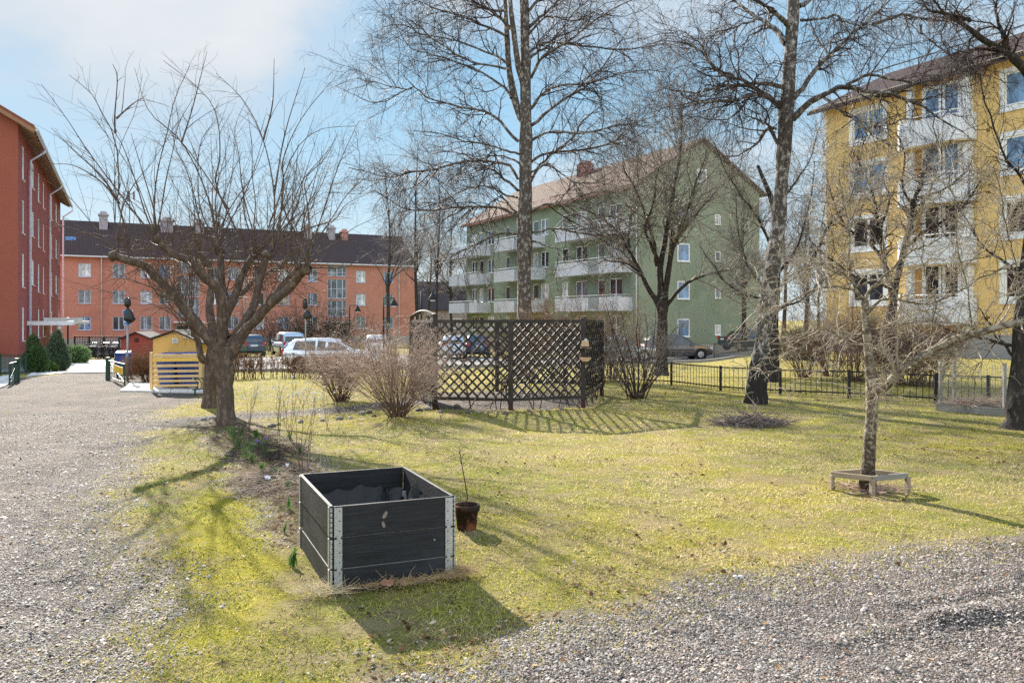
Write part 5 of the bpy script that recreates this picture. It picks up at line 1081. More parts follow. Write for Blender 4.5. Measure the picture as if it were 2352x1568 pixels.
# ---- lattice arbour
MAT_ARB = boards_mat('dark_arbour_wood', (34, 30, 28), (64, 56, 50)); MAT_RED_FOOT = M('post_foot', (66, 42, 38), .8, .2, 6)
AP = {'A': gat(946, 913), 'B': gat(999, 940), 'C': gat(1173, 944), 'D': gat(1339, 936), 'E': gat(1382, 908)}
AP['F'] = (1.25, 19.7, gz(1.25, 19.7)); AP['H'] = (-.35, 19.5, gz(-.35, 19.5))
ar = thing('lattice_arbour', 'six sided garden arbour of dark diagonal lattice panels with posts', 'arbour', AP['C'])
rel = lambda p, z=0: (p[0]-AP['C'][0], p[1]-AP['C'][1], z)
for k, p in AP.items():
    m = MB(); h = 1.70 if k in 'D' else 1.64; m.bar(rel(p, .12), rel(p, h), .095, .095, (0, 1, 0)); o = m.build('post', MAT_ARB, ar, bevel=.006)
    m = MB(); m.bar(rel(p, -.1), rel(p, .119), .088, .088, (0, 1, 0)); m.build('post_foot', MAT_RED_FOOT, o)
def lattice(a, b, z0=.22, z1=1.60, sp_=.125):
    a = Vector(rel(a)); b = Vector(rel(b)); d = (b-a); L = d.length; d.normalize(); a = a+d*.05; b = b-d*.05; L = (b-a).length; nrm = Vector((-d.y, d.x, 0)); H_ = z1-z0; m = MB()
    pt = lambda u, z, o: a+d*u+nrm*o+Vector((0, 0, z))
    for s, o in ((1, .009), (-1, -.009)):
        k = -H_
        while k < L:
            u0, v0, u1, v1 = k, 0, k+H_, H_
            if u0 < 0: v0 = -u0; u0 = 0
            if u1 > L: v1 = H_-(u1-L); u1 = L
            if v1-v0 > .05:
                p, q = (pt(u0, z0+v0, o), pt(u1, z0+v1, o)) if s > 0 else (pt(L-u0, z0+v0, o), pt(L-u1, z0+v1, o))
                m.bar(p, q, .016, .034, tuple(nrm.cross(Vector(q)-Vector(p)).normalized()))
            k += sp_*1.414
    o = m.build('lattice_panel', MAT_ARB, ar)
    m = MB(); m.bar(pt(0, z1+.03, 0), pt(L, z1+.03, 0), .05, .06); m.build('top_rail', MAT_ARB, ar)
    m = MB(); m.bar(pt(0, z0-.03, 0), pt(L, z0-.03, 0), .05, .06); m.build('bottom_rail', MAT_ARB, ar); return o
for a, b in (('A', 'B'), ('B', 'C'), ('C', 'D'), ('D', 'E'), ('E', 'F'), ('F', 'H')): lattice(AP[a], AP[b], sp_=.125 if a in 'ABC' else .19)
m = MB(); pa, pb = AP['A'], AP['B']; pts = [rel(pa, 1.6), rel(pa, 1.72)]+[(rel(pa)[0]+(rel(pb)[0]-rel(pa)[0])*s, rel(pa)[1]+(rel(pb)[1]-rel(pa)[1])*s, 1.72+.10*math.sin(math.pi*s)) for s in np.linspace(.1, .9, 7)]+[rel(pb, 1.74), rel(pb, 1.6)]
for p, q in zip(pts[:-1], pts[1:]): m.bar(p, q, .07, .07, (0, 1, .1))
m.build('arch', MAT_ARB, ar)
# climber on the arbour
spn = []
for a, b in (('B', 'C'), ('C', 'D'), ('A', 'B'), ('D', 'E'), ('F', 'H')):
    for k in range(9):
        u = rnd.random(); p = np.array(AP[a])*(1-u)+np.array(AP[b])*u; p[2] = gz(p[0], p[1]); pts = [p]; d = np.array([rnd.uniform(-.4, .4), rnd.uniform(-.3, .1), 1.0])
        for j in range(8): d = nrmz(d+NR.normal(0, .38, 3)+np.array([0, 0, .16])); q = pts[-1]+d*.24; q[2] = min(q[2], 1.72+rnd.uniform(-.03, .16)); q[1] = p[1]+max(-.12, min(.12, q[1]-p[1])); pts.append(q)
        spn.append((pts, .011, .004))
cl_ = limbs(spn, 14, .01); o = tuple(AP['C']); vine = thing('climbing_vine', 'leafless brown climbing vine tangled over the dark lattice', 'plant', o)
tb = Tubes(); tb.add(cl_[0], cl_[1], 5); g1 = grow(cl_, 260, 6, .35, (30, 80), .6, (.3, 1), .15, .3, 0, .0025); g2 = grow(join(cl_, g1), 700, 5, .16, (30, 80), .6, (.2, 1), .05, .3, 0, .002); tb.add(*g1, 4); 
tb.build('stems', TW_D, vine, True, o); tb2 = Tubes(); tb2.add(*g2, 3); tb2.build('twigs', TW_S, vine, True, o)
# bird feeders on the arbour post
MAT_FEED = M('feeder_wood', (196, 164, 128), .8, .15, 12); pd = AP['D']
fd = thing('bird_feeder', 'small wooden house shaped bird feeder on the arbour post', 'bird feeder', (pd[0]+.03, pd[1]-.12, 1.13))
m = MB(); m.box((0, 0, .10), (.13, .11, .11)); m.build('box', MAT_FEED, fd, bevel=.003); m = MB(); m.box((.02, -.01, .02), (.20, .17, .016)); m.build('tray', M('feeder_tray', (104, 92, 80), .8), fd); m = MB(); m.lathe([(.035, .155), (.03, .19), (.015, .195)], (.01, 0, 0), 10); m.build('cap', MAT_GALV, fd)
fd = thing('bird_feeder', 'plain wooden tray feeder hung below the house shaped one', 'bird feeder', (pd[0]+.03, pd[1]-.11, .90))
m = MB(); m.add([(-.11, -.07, .05), (.11, -.07, .05), (.11, .05, .05), (-.11, .05, .05), (-.05, -.05, -.01), (.05, -.05, -.01), (.05, .05, -.01), (-.05, .05, -.01)], [(0, 1, 2, 3), (4, 7, 6, 5), (0, 4, 5, 1), (1, 5, 6, 2), (2, 6, 7, 3), (3, 7, 4, 0)]); m.build('tray', MAT_FEED, fd); m = MB(); m.box((0, .0, .06), (.22, .02, .016)); m.build('rim', MAT_FEED, fd)

# ---- low metal fences
MAT_FBLK = M('fence_black_iron', (38, 38, 40), .5, .1, 6, metal=.4); MAT_FGRN = M('fence_green_iron', (44, 70, 58), .5, .1, 6, metal=.3)
def fence(label, pts, h, mat, posts, pick=.11, group=None, pr=.009, rail2=True, pw=.055, top=1):
    pts = [(p[0], p[1], gz(p[0], p[1])) for p in pts]; o = pts[0]; root = thing('iron_fence', label, 'fence', o, 0, group); R0 = lambda p, z: (p[0]-o[0], p[1]-o[1], p[2]-o[2]+z)
    for p in posts:
        q = (p[0], p[1], gz(*p[:2])); m = MB(); m.bar(R0(q, -.1), R0(q, h+.03), pw, pw, (0, 1, 0)); m.build('post', mat, root)
    pk = MB()
    for a, b in zip(pts[:-1], pts[1:]):
        L = math.dist(a, b); n = max(1, int(L/pick))
        for z in ((h-.01, .10) if rail2 else (h-.01,)):
            m = MB(); m.bar(R0(a, z), R0(b, z), .02, .03*top); m.build('rail', mat, root)
        for k in range(1, n):
            u = k/n; p = [a[i]*(1-u)+b[i]*u for i in range(3)]; pk.tube([R0(p, .03), R0(p, h-.02)], pr, 5, False)
    pk.build('pickets', mat, root); return root
FB = [G(1335, 874), G(1402, 878), G(1542, 885), G(1655, 896), G(1792, 905), G(1950, 915), G(2149, 925), G(2270, 932), G(2420, 944)]
fence('long low black iron fence with thin pickets crossing the lawn', FB, .57, MAT_FBLK, FB, .115, None, .0065)
fence('far thin grey fence along the road in front of the dark estate car', [G(1400, 826), G(1500, 824), G(1640, 822), G(1760, 820), G(1830, 818)], .95, M('fence_grey', (96, 98, 102), .5, metal=.4), [G(1400, 826), G(1555, 823), G(1640, 822), G(1760, 820)], .14, None, .010)
gl0, gl1 = G(-60, 866), G(60, 858)
fence('green iron fence at the left edge by the red block', [gl0, gl1], .75, MAT_FGRN, [gl1, G(0, 862)], .14)
gR = G(248, 872)
fence('green iron fence running right from the open gate behind the sign post', [G(262, 850), G(300, 853), G(350, 853)], .58, MAT_FGRN, [G(264, 848)], .13, None, .007)
fence('thin dark fence behind the hedge and the pollarded trees', [G(455, 862), G(600, 858), G(760, 858), G(840, 858)], .78, MAT_FBLK, [G(455, 862), G(600, 858), G(720, 858), G(840, 858)], .2, None, .007)
def gate(label, hinge, tip, sign=False):
    o = (hinge[0], hinge[1], gz(*hinge)); root = thing('iron_gate', label, 'gate', o); e = (tip[0]-o[0], tip[1]-o[1], gz(*tip)-o[2]); h = .58
    m = MB(); m.bar((0, 0, -.1), (0, 0, h+.1), .10, .10, (0, 1, 0)); m.build('post', MAT_FGRN, root)
    m = MB(); m.bar((.0, 0, h), (e[0], e[1], e[2]+h), .03, .035); m.bar((0, 0, .10), (e[0], e[1], e[2]+.10), .03, .03); m.bar((e[0], e[1], e[2]+.02), (e[0], e[1], e[2]+h), .03, .03, (0, 1, 0)); m.bar((0, 0, h-.02), (e[0], e[1], e[2]+.12), .018, .018); m.build('frame', MAT_FGRN, root)
    m = MB()
    for k in range(1, 9):
        u = k/9; m.tube([(e[0]*u, e[1]*u, e[2]*u+.1), (e[0]*u, e[1]*u, e[2]*u+h)], .007, 5, False)
    m.build('pickets', MAT_FGRN, root)
    if sign:
        a = Vector((e[0]*.45, e[1]*.45, e[2]*.45)); b = Vector((e[0]*.97, e[1]*.97, e[2]*.97)); d = (b-a).normalized(); n_ = Vector((d.y, -d.x, 0)); n_ = n_ if n_.y < 0 else -n_
        m = MB(); m.bar(a+n_*.03+Vector((0, 0, .42)), b+n_*.03+Vector((0, 0, .40)), .006, .19); s_ = m.build('sign_plate', M('sign_yellow', (228, 184, 40), .5, .05), root)
        c_ = a+(b-a)*.75+n_*.036+Vector((0, 0, .41)); m = MB(); m.lathe([(.001, -.002), (.05, -.001), (.052, 0)], (0, 0, 0), 16, 'y'); k_ = m.build('symbol', M('sign_red', (206, 70, 46), .5), s_); k_.location = c_; k_.rotation_euler = (0, 0, math.atan2(d.y, d.x))
    return root
gate('right leaf of the open green iron gate carrying a yellow sign', gR, G(286, 886), True)
gate('left leaf of the open green iron gate across the gravel drive', G(39, 878), G(22, 886))

# ---- sign posts wrapped in black bags
MAT_BAG = M('black_bag', (20, 21, 23), .3, .2, 10, .9, 14, spec=.5); MAT_BLUE = M('sign_blue', (40, 108, 190), .45, .05); MAT_SW = M('sign_white', (236, 238, 240), .5, .03); MAT_POLE = M('pole_grey', (150, 152, 152), .5, .1, 8, metal=.5)
def bag(root, x, y, z0, z1, r0_, r1_, lean, nm='wrapped_bag'):
    n, s = 9, 14; V = []
    for i in range(n):
        t_ = i/(n-1); r = (r0_+(r1_-r0_)*t_)*(1-.75*abs(2*t_-1)**4)
        for k in range(s):
            a = 6.283*k/s; rr_ = r*(1+rnd.uniform(-.13, .13)); V.append((x+lean*(1-t_)+rr_*math.cos(a), y+rr_*.75*math.sin(a), z0+(z1-z0)*t_+rnd.uniform(-.012, .012)))
    m = MB(); m.add(V, [(i*s+k, i*s+(k+1) % s, (i+1)*s+(k+1) % s, (i+1)*s+k) for i in range(n-1) for k in range(s)]+[tuple(range(s))[::-1], tuple((n-1)*s+k for k in range(s))]); m.build(nm, MAT_BAG, root, True)
q = gat(293, 874); S_ = lambda y: CAMZ-(y-HY)/F*q[1]-q[2]
sg = thing('sign_post', 'grey post with black bagged signals above blue parking plates by the gate', 'sign post', q)
m = MB(); m.tube([(0, 0, -.1), (0, 0, S_(745))], .03, 10); m.tube([(0, 0, S_(746)), (0, 0, S_(690))], .02, 8); m.tube([(-.045, .03, S_(866)), (-.045, .03, S_(808))], .024, 8); m.build('pole', MAT_POLE, sg, True)
bag(sg, 0, 0, S_(706), S_(683), .10, .09, 0); bag(sg, 0.02, -.02, S_(741), S_(706), .21, .06, .05)
pl = lambda x0, x1, ya, yb, nm, y=.03: (lambda m: (m.span(((x0-293)/F*q[1], y, S_(yb)), ((x1-293)/F*q[1], y+.006, S_(ya))), m.build(nm, MAT_SW, sg))[1])(MB())
for x0, x1, ya, yb, txt, sz in ((281, 303, 711.5, 728, 'P', .17), (281.5, 303, 728.6, 738, 'Avgift', .07), (282, 300, 738.6, 747, 'Annan tid\nboende', .045)):
    b_ = pl(x0, x1, ya, yb, 'sign_plate'); m = MB(); e_ = .7; m.span(((x0+e_-293)/F*q[1], .026, S_(yb-e_)), ((x1-e_-293)/F*q[1], .0295, S_(ya+e_))); f_ = m.build('sign_face', MAT_BLUE, b_)
    text_mesh(txt, sz, MAT_SW, b_, (((x0+x1)/2-293)/F*q[1], .024, S_((ya+yb)/2)), (math.pi/2, 0, 0))
d2 = 29.0; x2 = (704-CX)/F*d2; q = (x2, d2, gz(x2, d2)); S2 = lambda y: CAMZ-(y-HY)/F*d2-q[2]
sg = thing('sign_post', 'thin post with black bags over its top in front of the orange facade', 'sign post', q)
m = MB(); m.tube([(-.03, 0, -.1), (-.03, 0, S2(690))], .028, 8); m.build('pole', MAT_POLE, sg, True); bag(sg, -.05, 0, S2(712), S2(684), .09, .08, 0); bag(sg, .02, 0, S2(733), S2(711), .20, .05, .03)
for px, d_, y0, lab in ((659/1.0*0+508, 60, 690, 0),): pass

# ---- bin shelter
q = gat(401, 897); bs = thing('bin_shelter', 'yellow gabled bin shelter with a front screen of pale wooden slats', 'shelter', q)
MAT_SHED = M('shed_yellow', (206, 164, 92), .85, .08, 2, .1, 30); MAT_SLATW = boards_mat('pale_slats', (196, 160, 104), (222, 188, 132), .3); MAT_FELT = M('roof_felt', (52, 50, 50), .9, .15, 4)
y0, dp = .95, 1.3
m = MB(); HX = -.39
m.quad((-.53+HX, y0, -.15), (.62+HX, y0, -.15), (.62+HX, y0, 1.10), (.02+HX, y0, 1.37), (-.53+HX, y0, 1.19)); m.quad((-.53+HX, y0, -.15), (-.53+HX, y0+dp, -.15), (-.53+HX, y0+dp, 1.19), (-.53+HX, y0, 1.19)); m.quad((.62+HX, y0, -.15), (.62+HX, y0+dp, -.15), (.62+HX, y0+dp, 1.10), (.62+HX, y0, 1.10)); m.quad((-.53+HX, y0+dp, -.15), (.62+HX, y0+dp, -.15), (.62+HX, y0+dp, 1.1), (.02+HX, y0+dp, 1.37), (-.53+HX, y0+dp, 1.19)); m.build('wall', MAT_SHED, bs)
m = MB()
for a, b in (((-.60+HX, 1.18), (.02+HX, 1.385)), ((.02+HX, 1.385), (.72+HX, 1.07))): m.add([(a[0], y0-.06, a[1]), (b[0], y0-.06, b[1]), (b[0], y0+dp+.06, b[1]), (a[0], y0+dp+.06, a[1]), (a[0], y0-.06, a[1]+.035), (b[0], y0-.06, b[1]+.035), (b[0], y0+dp+.06, b[1]+.035), (a[0], y0+dp+.06, a[1]+.035)], [(0, 3, 2, 1), (4, 5, 6, 7), (0, 1, 5, 4), (1, 2, 6, 5), (2, 3, 7, 6), (3, 0, 4, 7)])
m.build('roof', MAT_FELT, bs)
m = MB(); m.span((-.05+HX, y0-.015, 1.09), (.09+HX, y0-.003, 1.21)); v_ = m.build('vent', M('vent_white', (226, 222, 208), .6), bs); m = MB()
for k in range(5): m.span((-.035+HX, y0-.02, 1.105+.02*k), (.075+HX, y0-.0155, 1.115+.02*k))
m.build('louvre', M('louvre_grey', (150, 152, 156), .6), v_)
for x, h in ((-.545, .90), (.62, .86)):
    for yy in (.0, y0-.1):
        m = MB(); m.span((x-.035, yy-.035, -.05), (x+.035, yy+.035, h if yy == 0 else h-.1)); m.build('post', MAT_SLATW, bs, bevel=.004)
MAT_SLATY = M('slat_bright_yellow', (226, 184, 88), .6, .05, 3)
for k, (z, hh) in enumerate(((.815, .085), (.725, .085), (.585, .065), (.455, .06), (.335, .06), (.225, .055), (.115, .055))):
    m = MB(); m.bar((-.508, -.02, z-.005), (.583, -.02, z+.01), .022, hh); m.build('slat', MAT_SLATY if k == 1 else MAT_SLATW, bs, bevel=.003)
    if k in (0, 2, 4):
        m = MB(); m.bar((.62, .037, z), (.62, y0-.137, z), .022, hh); m.build('slat', MAT_SLATW, bs)
m = MB(); m.span((-.6, -.06, -.04), (.7, y0-.003, .02)); m.build('base_slab', MAT_SLAB, bs)
MAT_BIN = M('bin_blue', (46, 74, 142), .45, .08, 3); MAT_RUB = M('rubber_black', (24, 24, 25), .8)
def bin_(label, loc, rz, s=1.0):
    root = thing('wheelie_bin', label, 'bin', loc, rz, 'blue wheelie bins'); root.scale = (s, s, s); m = MB()
    m.add([(-.22, -.24, .09), (.22, -.24, .09), (.22, .22, .09), (-.22, .22, .09), (-.29, -.36, .96), (.29, -.36, .96), (.29, .32, .96), (-.29, .32, .96)], [(0, 3, 2, 1), (4, 5, 6, 7), (0, 1, 5, 4), (1, 2, 6, 5), (2, 3, 7, 6), (3, 0, 4, 7)]); m.build('body', MAT_BIN, root, bevel=.03)
    m = MB(); m.box((0, -.02, .955), (.62, .74, .05)); m.build('rim', MAT_BIN, root, bevel=.012); m = MB(); m.add([(-.30, -.40, .985), (.30, -.40, .985), (.30, .36, .985), (-.30, .36, .985), (-.26, -.34, 1.03), (.26, -.34, 1.03), (.26, .3, 1.07), (-.26, .3, 1.07)], [(0, 3, 2, 1), (4, 5, 6, 7), (0, 1, 5, 4), (1, 2, 6, 5), (2, 3, 7, 6), (3, 0, 4, 7)]); l_ = m.build('lid', MAT_BIN, root, bevel=.012)
    m = MB(); m.tube([(-.24, .40, 1.0), (.24, .40, 1.0)], .018, 8); m.build('handle', MAT_BIN, root)
    for x in (-.25, .25): m = MB(); m.lathe([(.02, -.03), (.1, -.03), (.1, .03), (.02, .03)], (x, .24, .10), 14, 'x'); m.build('wheel', MAT_RUB, root)
    m = MB(); m.lathe([(.001, -.002), (.05, -.001), (.05, 0)], (0, 0, 0), 12, 'y'); k_ = m.build('emblem', M('bin_print', (196, 204, 220), .6), root); k_.location = (0, -.322, .7); k_.rotation_euler = (-.14, 0, 0); k_.scale = (1, 1, .6)
    return root
bin_('blue wheelie bin on the left behind the wooden slats', (q[0]-.32, q[1]+.50, q[2]+.02), 0, .80); bin_('wide blue wheelie bin behind the middle of the wooden slats', (q[0]+.17, q[1]+.48, q[2]+.02), .0, .81)
w_ = at_d(284, 27.0); bin_('free standing blue wheelie bin in front of the small red shed', (w_[0], w_[1], w_[2]), .35, .82)
for x, lab in ((.42, 'grey paving block lying under the slats beside the blue bin'), (.60, 'grey paving block against the right post of the bin shelter')):
    b_ = thing('paving_block', lab, 'block', (q[0]+x, q[1]+.05, q[2]+.02)); m = MB(); m.box((0, 0, .04), (.16, .12, .08)); m.build('block', MAT_OLDG, b_, bevel=.01)
# bicycle stand
q = gat(458, 905); bk = thing('bicycle_rack', 'green metal bicycle rack with curved hoops behind the pollarded trunks', 'bike rack', q); MAT_RACK = M('rack_green', (64, 84, 74), .4, .1, 4, metal=.5)
for k in range(6):
    m = MB(); x = -.10+k*.045; m.tube([(x, .1*k, .12)]+[(x+.06*math.sin(a), .1*k, .22-.12*math.cos(a)) for a in np.linspace(.3, 2.9, 8)]+[(x-.02, .1*k, .36)], .009, 6); m.build('hoop', MAT_RACK, bk, True)
for z in (.12, .36):
    m = MB(); m.bar((-.14, -.05, z), (.14, .6, z), .02, .02); m.build('rail', MAT_RACK, bk)
for x, y in ((-.1, 0), (.13, .5)): m = MB(); m.bar((x, y, -.05), (x, y, .12), .03, .03, (0, 1, 0)); m.build('foot', MAT_RACK, bk)

# ---- small red shed
q = at_d(312, 33); rs_ = thing('shed', 'small red gabled shed with dark roof behind the blue wheelie bin', 'shed', q, .05); k_ = 33/F
m = MB(); z1, za = (790-776)*k_*0+1.28, 0
W0, W1, ze0, zap, ze1 = -.58, .66, CAMZ-(778-HY)*k_-q[2], CAMZ-(764.5-HY)*k_-q[2], CAMZ-(780-HY)*k_-q[2]
m.quad((W0, 0, -.2), (W1, 0, -.2), (W1, 0, ze1), (.02, 0, zap), (W0, 0, ze0)); m.quad((W0, 0, -.2), (W0, 1.6, -.2), (W0, 1.6, ze0), (W0, 0, ze0)); m.quad((W1, 0, -.2), (W1, 1.6, -.2), (W1, 1.6, ze1), (W1, 0, ze1)); m.quad((W0, 1.6, -.2), (W1, 1.6, -.2), (W1, 1.6, ze1), (.02, 1.6, zap), (W0, 1.6, ze0)); m.build('wall', M('shed_red', (150, 70, 58), .85, .08, 2), rs_)
m = MB()
for a, b in (((W0-.08, ze0-.03), (.02, zap+.01)), ((.02, zap+.01), (W1+.1, ze1-.04))): m.add([(a[0], -.1, a[1]), (b[0], -.1, b[1]), (b[0], 1.7, b[1]), (a[0], 1.7, a[1]), (a[0], -.1, a[1]+.045), (b[0], -.1, b[1]+.045), (b[0], 1.7, b[1]+.045), (a[0], 1.7, a[1]+.045)], [(0, 3, 2, 1), (4, 5, 6, 7), (0, 1, 5, 4), (1, 2, 6, 5), (2, 3, 7, 6), (3, 0, 4, 7)])
m.build('roof', MAT_FELT, rs_); m = MB(); m.span((-.05, -.015, zap-.36), (.11, -.003, zap-.20)); m.build('vent', M('vent_brown', (70, 40, 34), .7), rs_)
m = MB(); m.box((0, .0, 0), (.1, .1, .1))

# ---- bicycles and the dark fence behind them
bf_a, bf_b = G(150, 822), G(400, 826)
fa = (bf_a[0], bf_a[1]+1.2); fb = (bf_b[0], bf_b[1]+1.2); o = (fa[0], fa[1], tz(*fa)); bf = thing('board_fence', 'dark board fence with open frames on top behind the parked bicycles', 'fence', o)
dx, dy = fb[0]-fa[0], fb[1]-fa[1]; MAT_BFEN = boards_mat('dark_fence_boards', (44, 40, 40), (78, 72, 70)); n_ = 7
for k in range(n_+1): m = MB(); u = k/n_; m.bar((dx*u, dy*u, -.1), (dx*u, dy*u, 1.46), .09, .09, (0, 1, 0)); m.build('post', MAT_BFEN, bf)
for k in range(n_):
    u, v = k/n_+.004, (k+1)/n_-.004; m = MB(); m.bar((dx*u, dy*u, .38), (dx*v, dy*v, .38), .05, .72); m.build('board_panel', MAT_BFEN, bf)
m = MB(); m.bar((0, 0, 1.42), (dx, dy, 1.42), .06, .07); m.bar((0, 0, 1.08), (dx, dy, 1.08), .04, .04); m.build('rail', MAT_BFEN, bf); m = MB()
for k in range(40): u = k/40; m.bar((dx*u, dy*u, .75), (dx*u, dy*u, 1.42), .02, .02, (0, 1, 0))
m.build('bars', MAT_BFEN, bf)
MAT_BIKE = M('bike_frame', (40, 42, 46), .4, .1, 4, metal=.5)
def bike(label, loc, rz, mat):
    root = thing('bicycle', label, 'bicycle', loc, rz, 'bicycles along the dark fence')
    for x in (-.52, .52): 
        m = MB(); m.tube([(x+.33*math.cos(a), 0, .34+.33*math.sin(a)) for a in np.linspace(0, 6.2832, 21)], .022, 6, False); w__ = m.build('wheel', MAT_RUB, root); m = MB()
        for a in np.linspace(0, 3.14, 6)[:-1]: m.tube([(x+.31*math.cos(a), 0, .34+.31*math.sin(a)), (x-.31*math.cos(a), 0, .34-.31*math.sin(a))], .004, 4)
        m.build('spokes', MAT_GALV, w__)
    m = MB(); P_ = dict(r=(-.52, 0, .34), b=(-.05, 0, .30), s=(-.2, 0, .82), h=(.34, 0, .84), f=(.52, 0, .34))
    for a, b in ('rb', 'bs', 'rs', 'sh', 'bh', 'hf'): m.tube([P_[a], P_[b]], .018, 6)
    m.build('frame', mat, root); m = MB(); m.tube([(.34, 0, .84), (.30, 0, 1.02)], .014, 6); m.tube([(.18, -.27, 1.03), (.30, -.1, 1.04), (.30, .1, 1.04), (.18, .27, 1.03)], .014, 6); m.build('handlebar', MAT_GALV, root)
    m = MB(); m.box((-.24, 0, .92), (.26, .15, .06), 0, .7); m.tube([(-.2, 0, .82), (-.23, 0, .9)], .013, 6); m.build('saddle', MAT_RUB, root); return root
for k, (px, rz, lab) in enumerate(((207, .95, 'bicycle parked at the left end of the bicycle row'), (236, 1.25, 'dark bicycle second in the row by the board fence'), (256, 1.05, 'bicycle seen nearly end on in the middle of the row'), (286, 1.3, 'bicycle closest to the red shed'))):
    x, y = G(px, 824); bike(lab, (x, y+.2, tz(x, y)), rz, MAT_BIKE if k % 2 else M('bike_blue', (70, 84, 110), .4, metal=.4))

# ---- cars
MAT_CGL = glass('car_glass', (36, 46, 50), .04); MAT_TYRE = M('tyre', (26, 26, 27), .85); MAT_RIM = M('rim_alloy', (170, 174, 178), .35, .05, metal=.8); MAT_LAMP = M('lamp_clear', (220, 224, 228), .2, spec=.7); MAT_TAIL = M('lamp_red', (176, 30, 28), .25, spec=.6); MAT_TRIM = M('trim_black', (26, 27, 29), .5); MAT_LPL = M('licence_plate', (226, 228, 226), .5)
def car(label, loc, rz, rgb, L=4.3, W=1.76, Hh=1.48, kind='hatch', met=.3, group='cars parked along the street'):
    root = thing('parked_car', label, 'car', loc, rz, group)
    key = 'car_paint_%d_%d_%d' % rgb; paint = MATS.get(key) or M(key, rgb, .28, .03, 1, metal=met, spec=.5, coat=.6)
    hw = W/2; low = [(.0, .46, .84, .80), (.02, .34, .95, .90), (.08, .24, .99, .97), (.25, .2, .96, 1.0), (.5, .2, .95, 1.0), (.70, .2, .94, 1.0), (.82, .22, .88, .97), (.93, .25, .78, .90), (.985, .32, .68, .78), (1., .42, .60, .66)]
    m = MB(); n = 11
    for x, z0, z1, k in low:
        h = hw*k; m.v += [((x-.5)*L, yy, zz) for yy, zz in ((-h*.90, z0), (-h, z0+.12), (-h, z0+(z1-z0)*.6), (-h*.97, z1-.07), (-h*.86, z1), (0, z1+.025), (h*.86, z1), (h*.97, z1-.07), (h, z0+(z1-z0)*.6), (h, z0+.12), (h*.90, z0))]
    N_ = len(low); m.f += [(i*n+k, i*n+(k+1) % n, (i+1)*n+(k+1) % n, (i+1)*n+k) for i in range(N_-1) for k in range(n)]+[tuple(range(n))[::-1], tuple((N_-1)*n+k for k in range(n))]
    b_ = m.build('body', paint, root, True)
    cab = {'hatch': [(.02, .94, .86), (.06, 1.22, .80), (.13, Hh-.06, .74), (.28, Hh, .73), (.45, Hh, .73), (.56, Hh-.07, .72), (.74, .93, .80)], 'van': [(.01, .94, .90), (.03, 1.4, .84), (.06, Hh-.05, .80), (.25, Hh, .79), (.55, Hh, .78), (.64, Hh-.08, .76), (.80, .92, .82)], 'sedan': [(.13, .94, .84), (.24, Hh-.10, .74), (.34, Hh, .72), (.48, Hh, .72), (.56, Hh-.07, .71), (.72, .93, .8)]}[kind]
    m = MB(); s = 6
    for x, z, k in cab:
        h = hw*k; m.v += [((x-.5)*L, yy, zz) for yy, zz in ((-hw*.88, .90), (-h, max(z-.04, .905)), (-h*.72, z), (h*.72, z), (h, max(z-.04, .905)), (hw*.88, .90))]
    C_ = len(cab); m.f += [(i*s+k, i*s+k+1, (i+1)*s+k+1, (i+1)*s+k) for i in range(C_-1) for k in range(5)]; m.build('cabin', paint, root, True)
    def side(x, t, sg):                                       # a point on the side of the cabin
        zs = np.interp(x, [c_[0] for c_ in cab], [c_[1] for c_ in cab]); ks = np.interp(x, [c_[0] for c_ in cab], [c_[2] for c_ in cab]); zt_ = max(zs-.04, .905)
        return ((x-.5)*L, sg*(hw*(.88+(ks-.88)*t)+.009), .90+(zt_-.90)*t)
    x0, x1 = cab[1][0]+.05, cab[-2][0]+.005; xm = (x0+x1)/2+.01; xr = cab[-1][0]
    for sg in (-1, 1):
        for a, b, ta, tb_ in ((x0, xm-.012, .88, .88), (xm+.012, x1, .88, .84)):
            m = MB(); bb = b if b < x1 else b+(xr-x1)*.72; m.quad(side(a-.01 if a > x0 else a, .10, sg), side(bb, .10 if b < x1 else .14, sg), side(b, tb_, sg), side(a+(.03 if a == x0 else 0), ta, sg)); m.build('side_window', MAT_CGL, root)
    def cross(i, j, ta, tb_, wk, nm, off):
        a, b = cab[i], cab[j]; L0 = [((a[0]+(b[0]-a[0])*t_-.5)*L+off, (a[1]+(b[1]-a[1])*t_), hw*(a[2]+(b[2]-a[2])*t_)*wk) for t_ in (ta, tb_)]; m = MB()
        m.quad((L0[0][0], -L0[0][2], L0[0][1]+.012), (L0[0][0], L0[0][2], L0[0][1]+.012), (L0[1][0], L0[1][2], L0[1][1]+.012), (L0[1][0], -L0[1][2], L0[1][1]+.012)); m.build(nm, MAT_CGL, root)
    cross(-1, -2, .10, .90, .86, 'windscreen', .012); cross(0, 1 if kind != 'sedan' else 1, .12, .95, .84, 'rear_window', -.02)
    for sg in (-1, 1):
        for x in (.19, .80):
            m = MB(); m.lathe([(.20, -.10), (.30, -.10), (.32, -.07), (.32, .07), (.30, .10), (.20, .10)], (0, 0, 0), 22, 'y'); w__ = m.build('wheel', MAT_TYRE, root, True); w__.location = ((x-.5)*L, sg*(hw-.085), .32)
            m = MB(); m.lathe([(.04, -.11), (.20, -.102), (.205, 0), (.20, .102), (.04, .11)], (0, 0, 0), 18, 'y'); m.build('rim', MAT_RIM, w__)
            m = MB(); m.lathe([(.33, -.008), (.385, -.004), (.385, .0), (.33, .0)], (0, 0, 0), 22, 'y'); a_ = m.build('wheel_arch', MAT_TRIM, root); a_.location = ((x-.5)*L, sg*(hw+.002), .33)
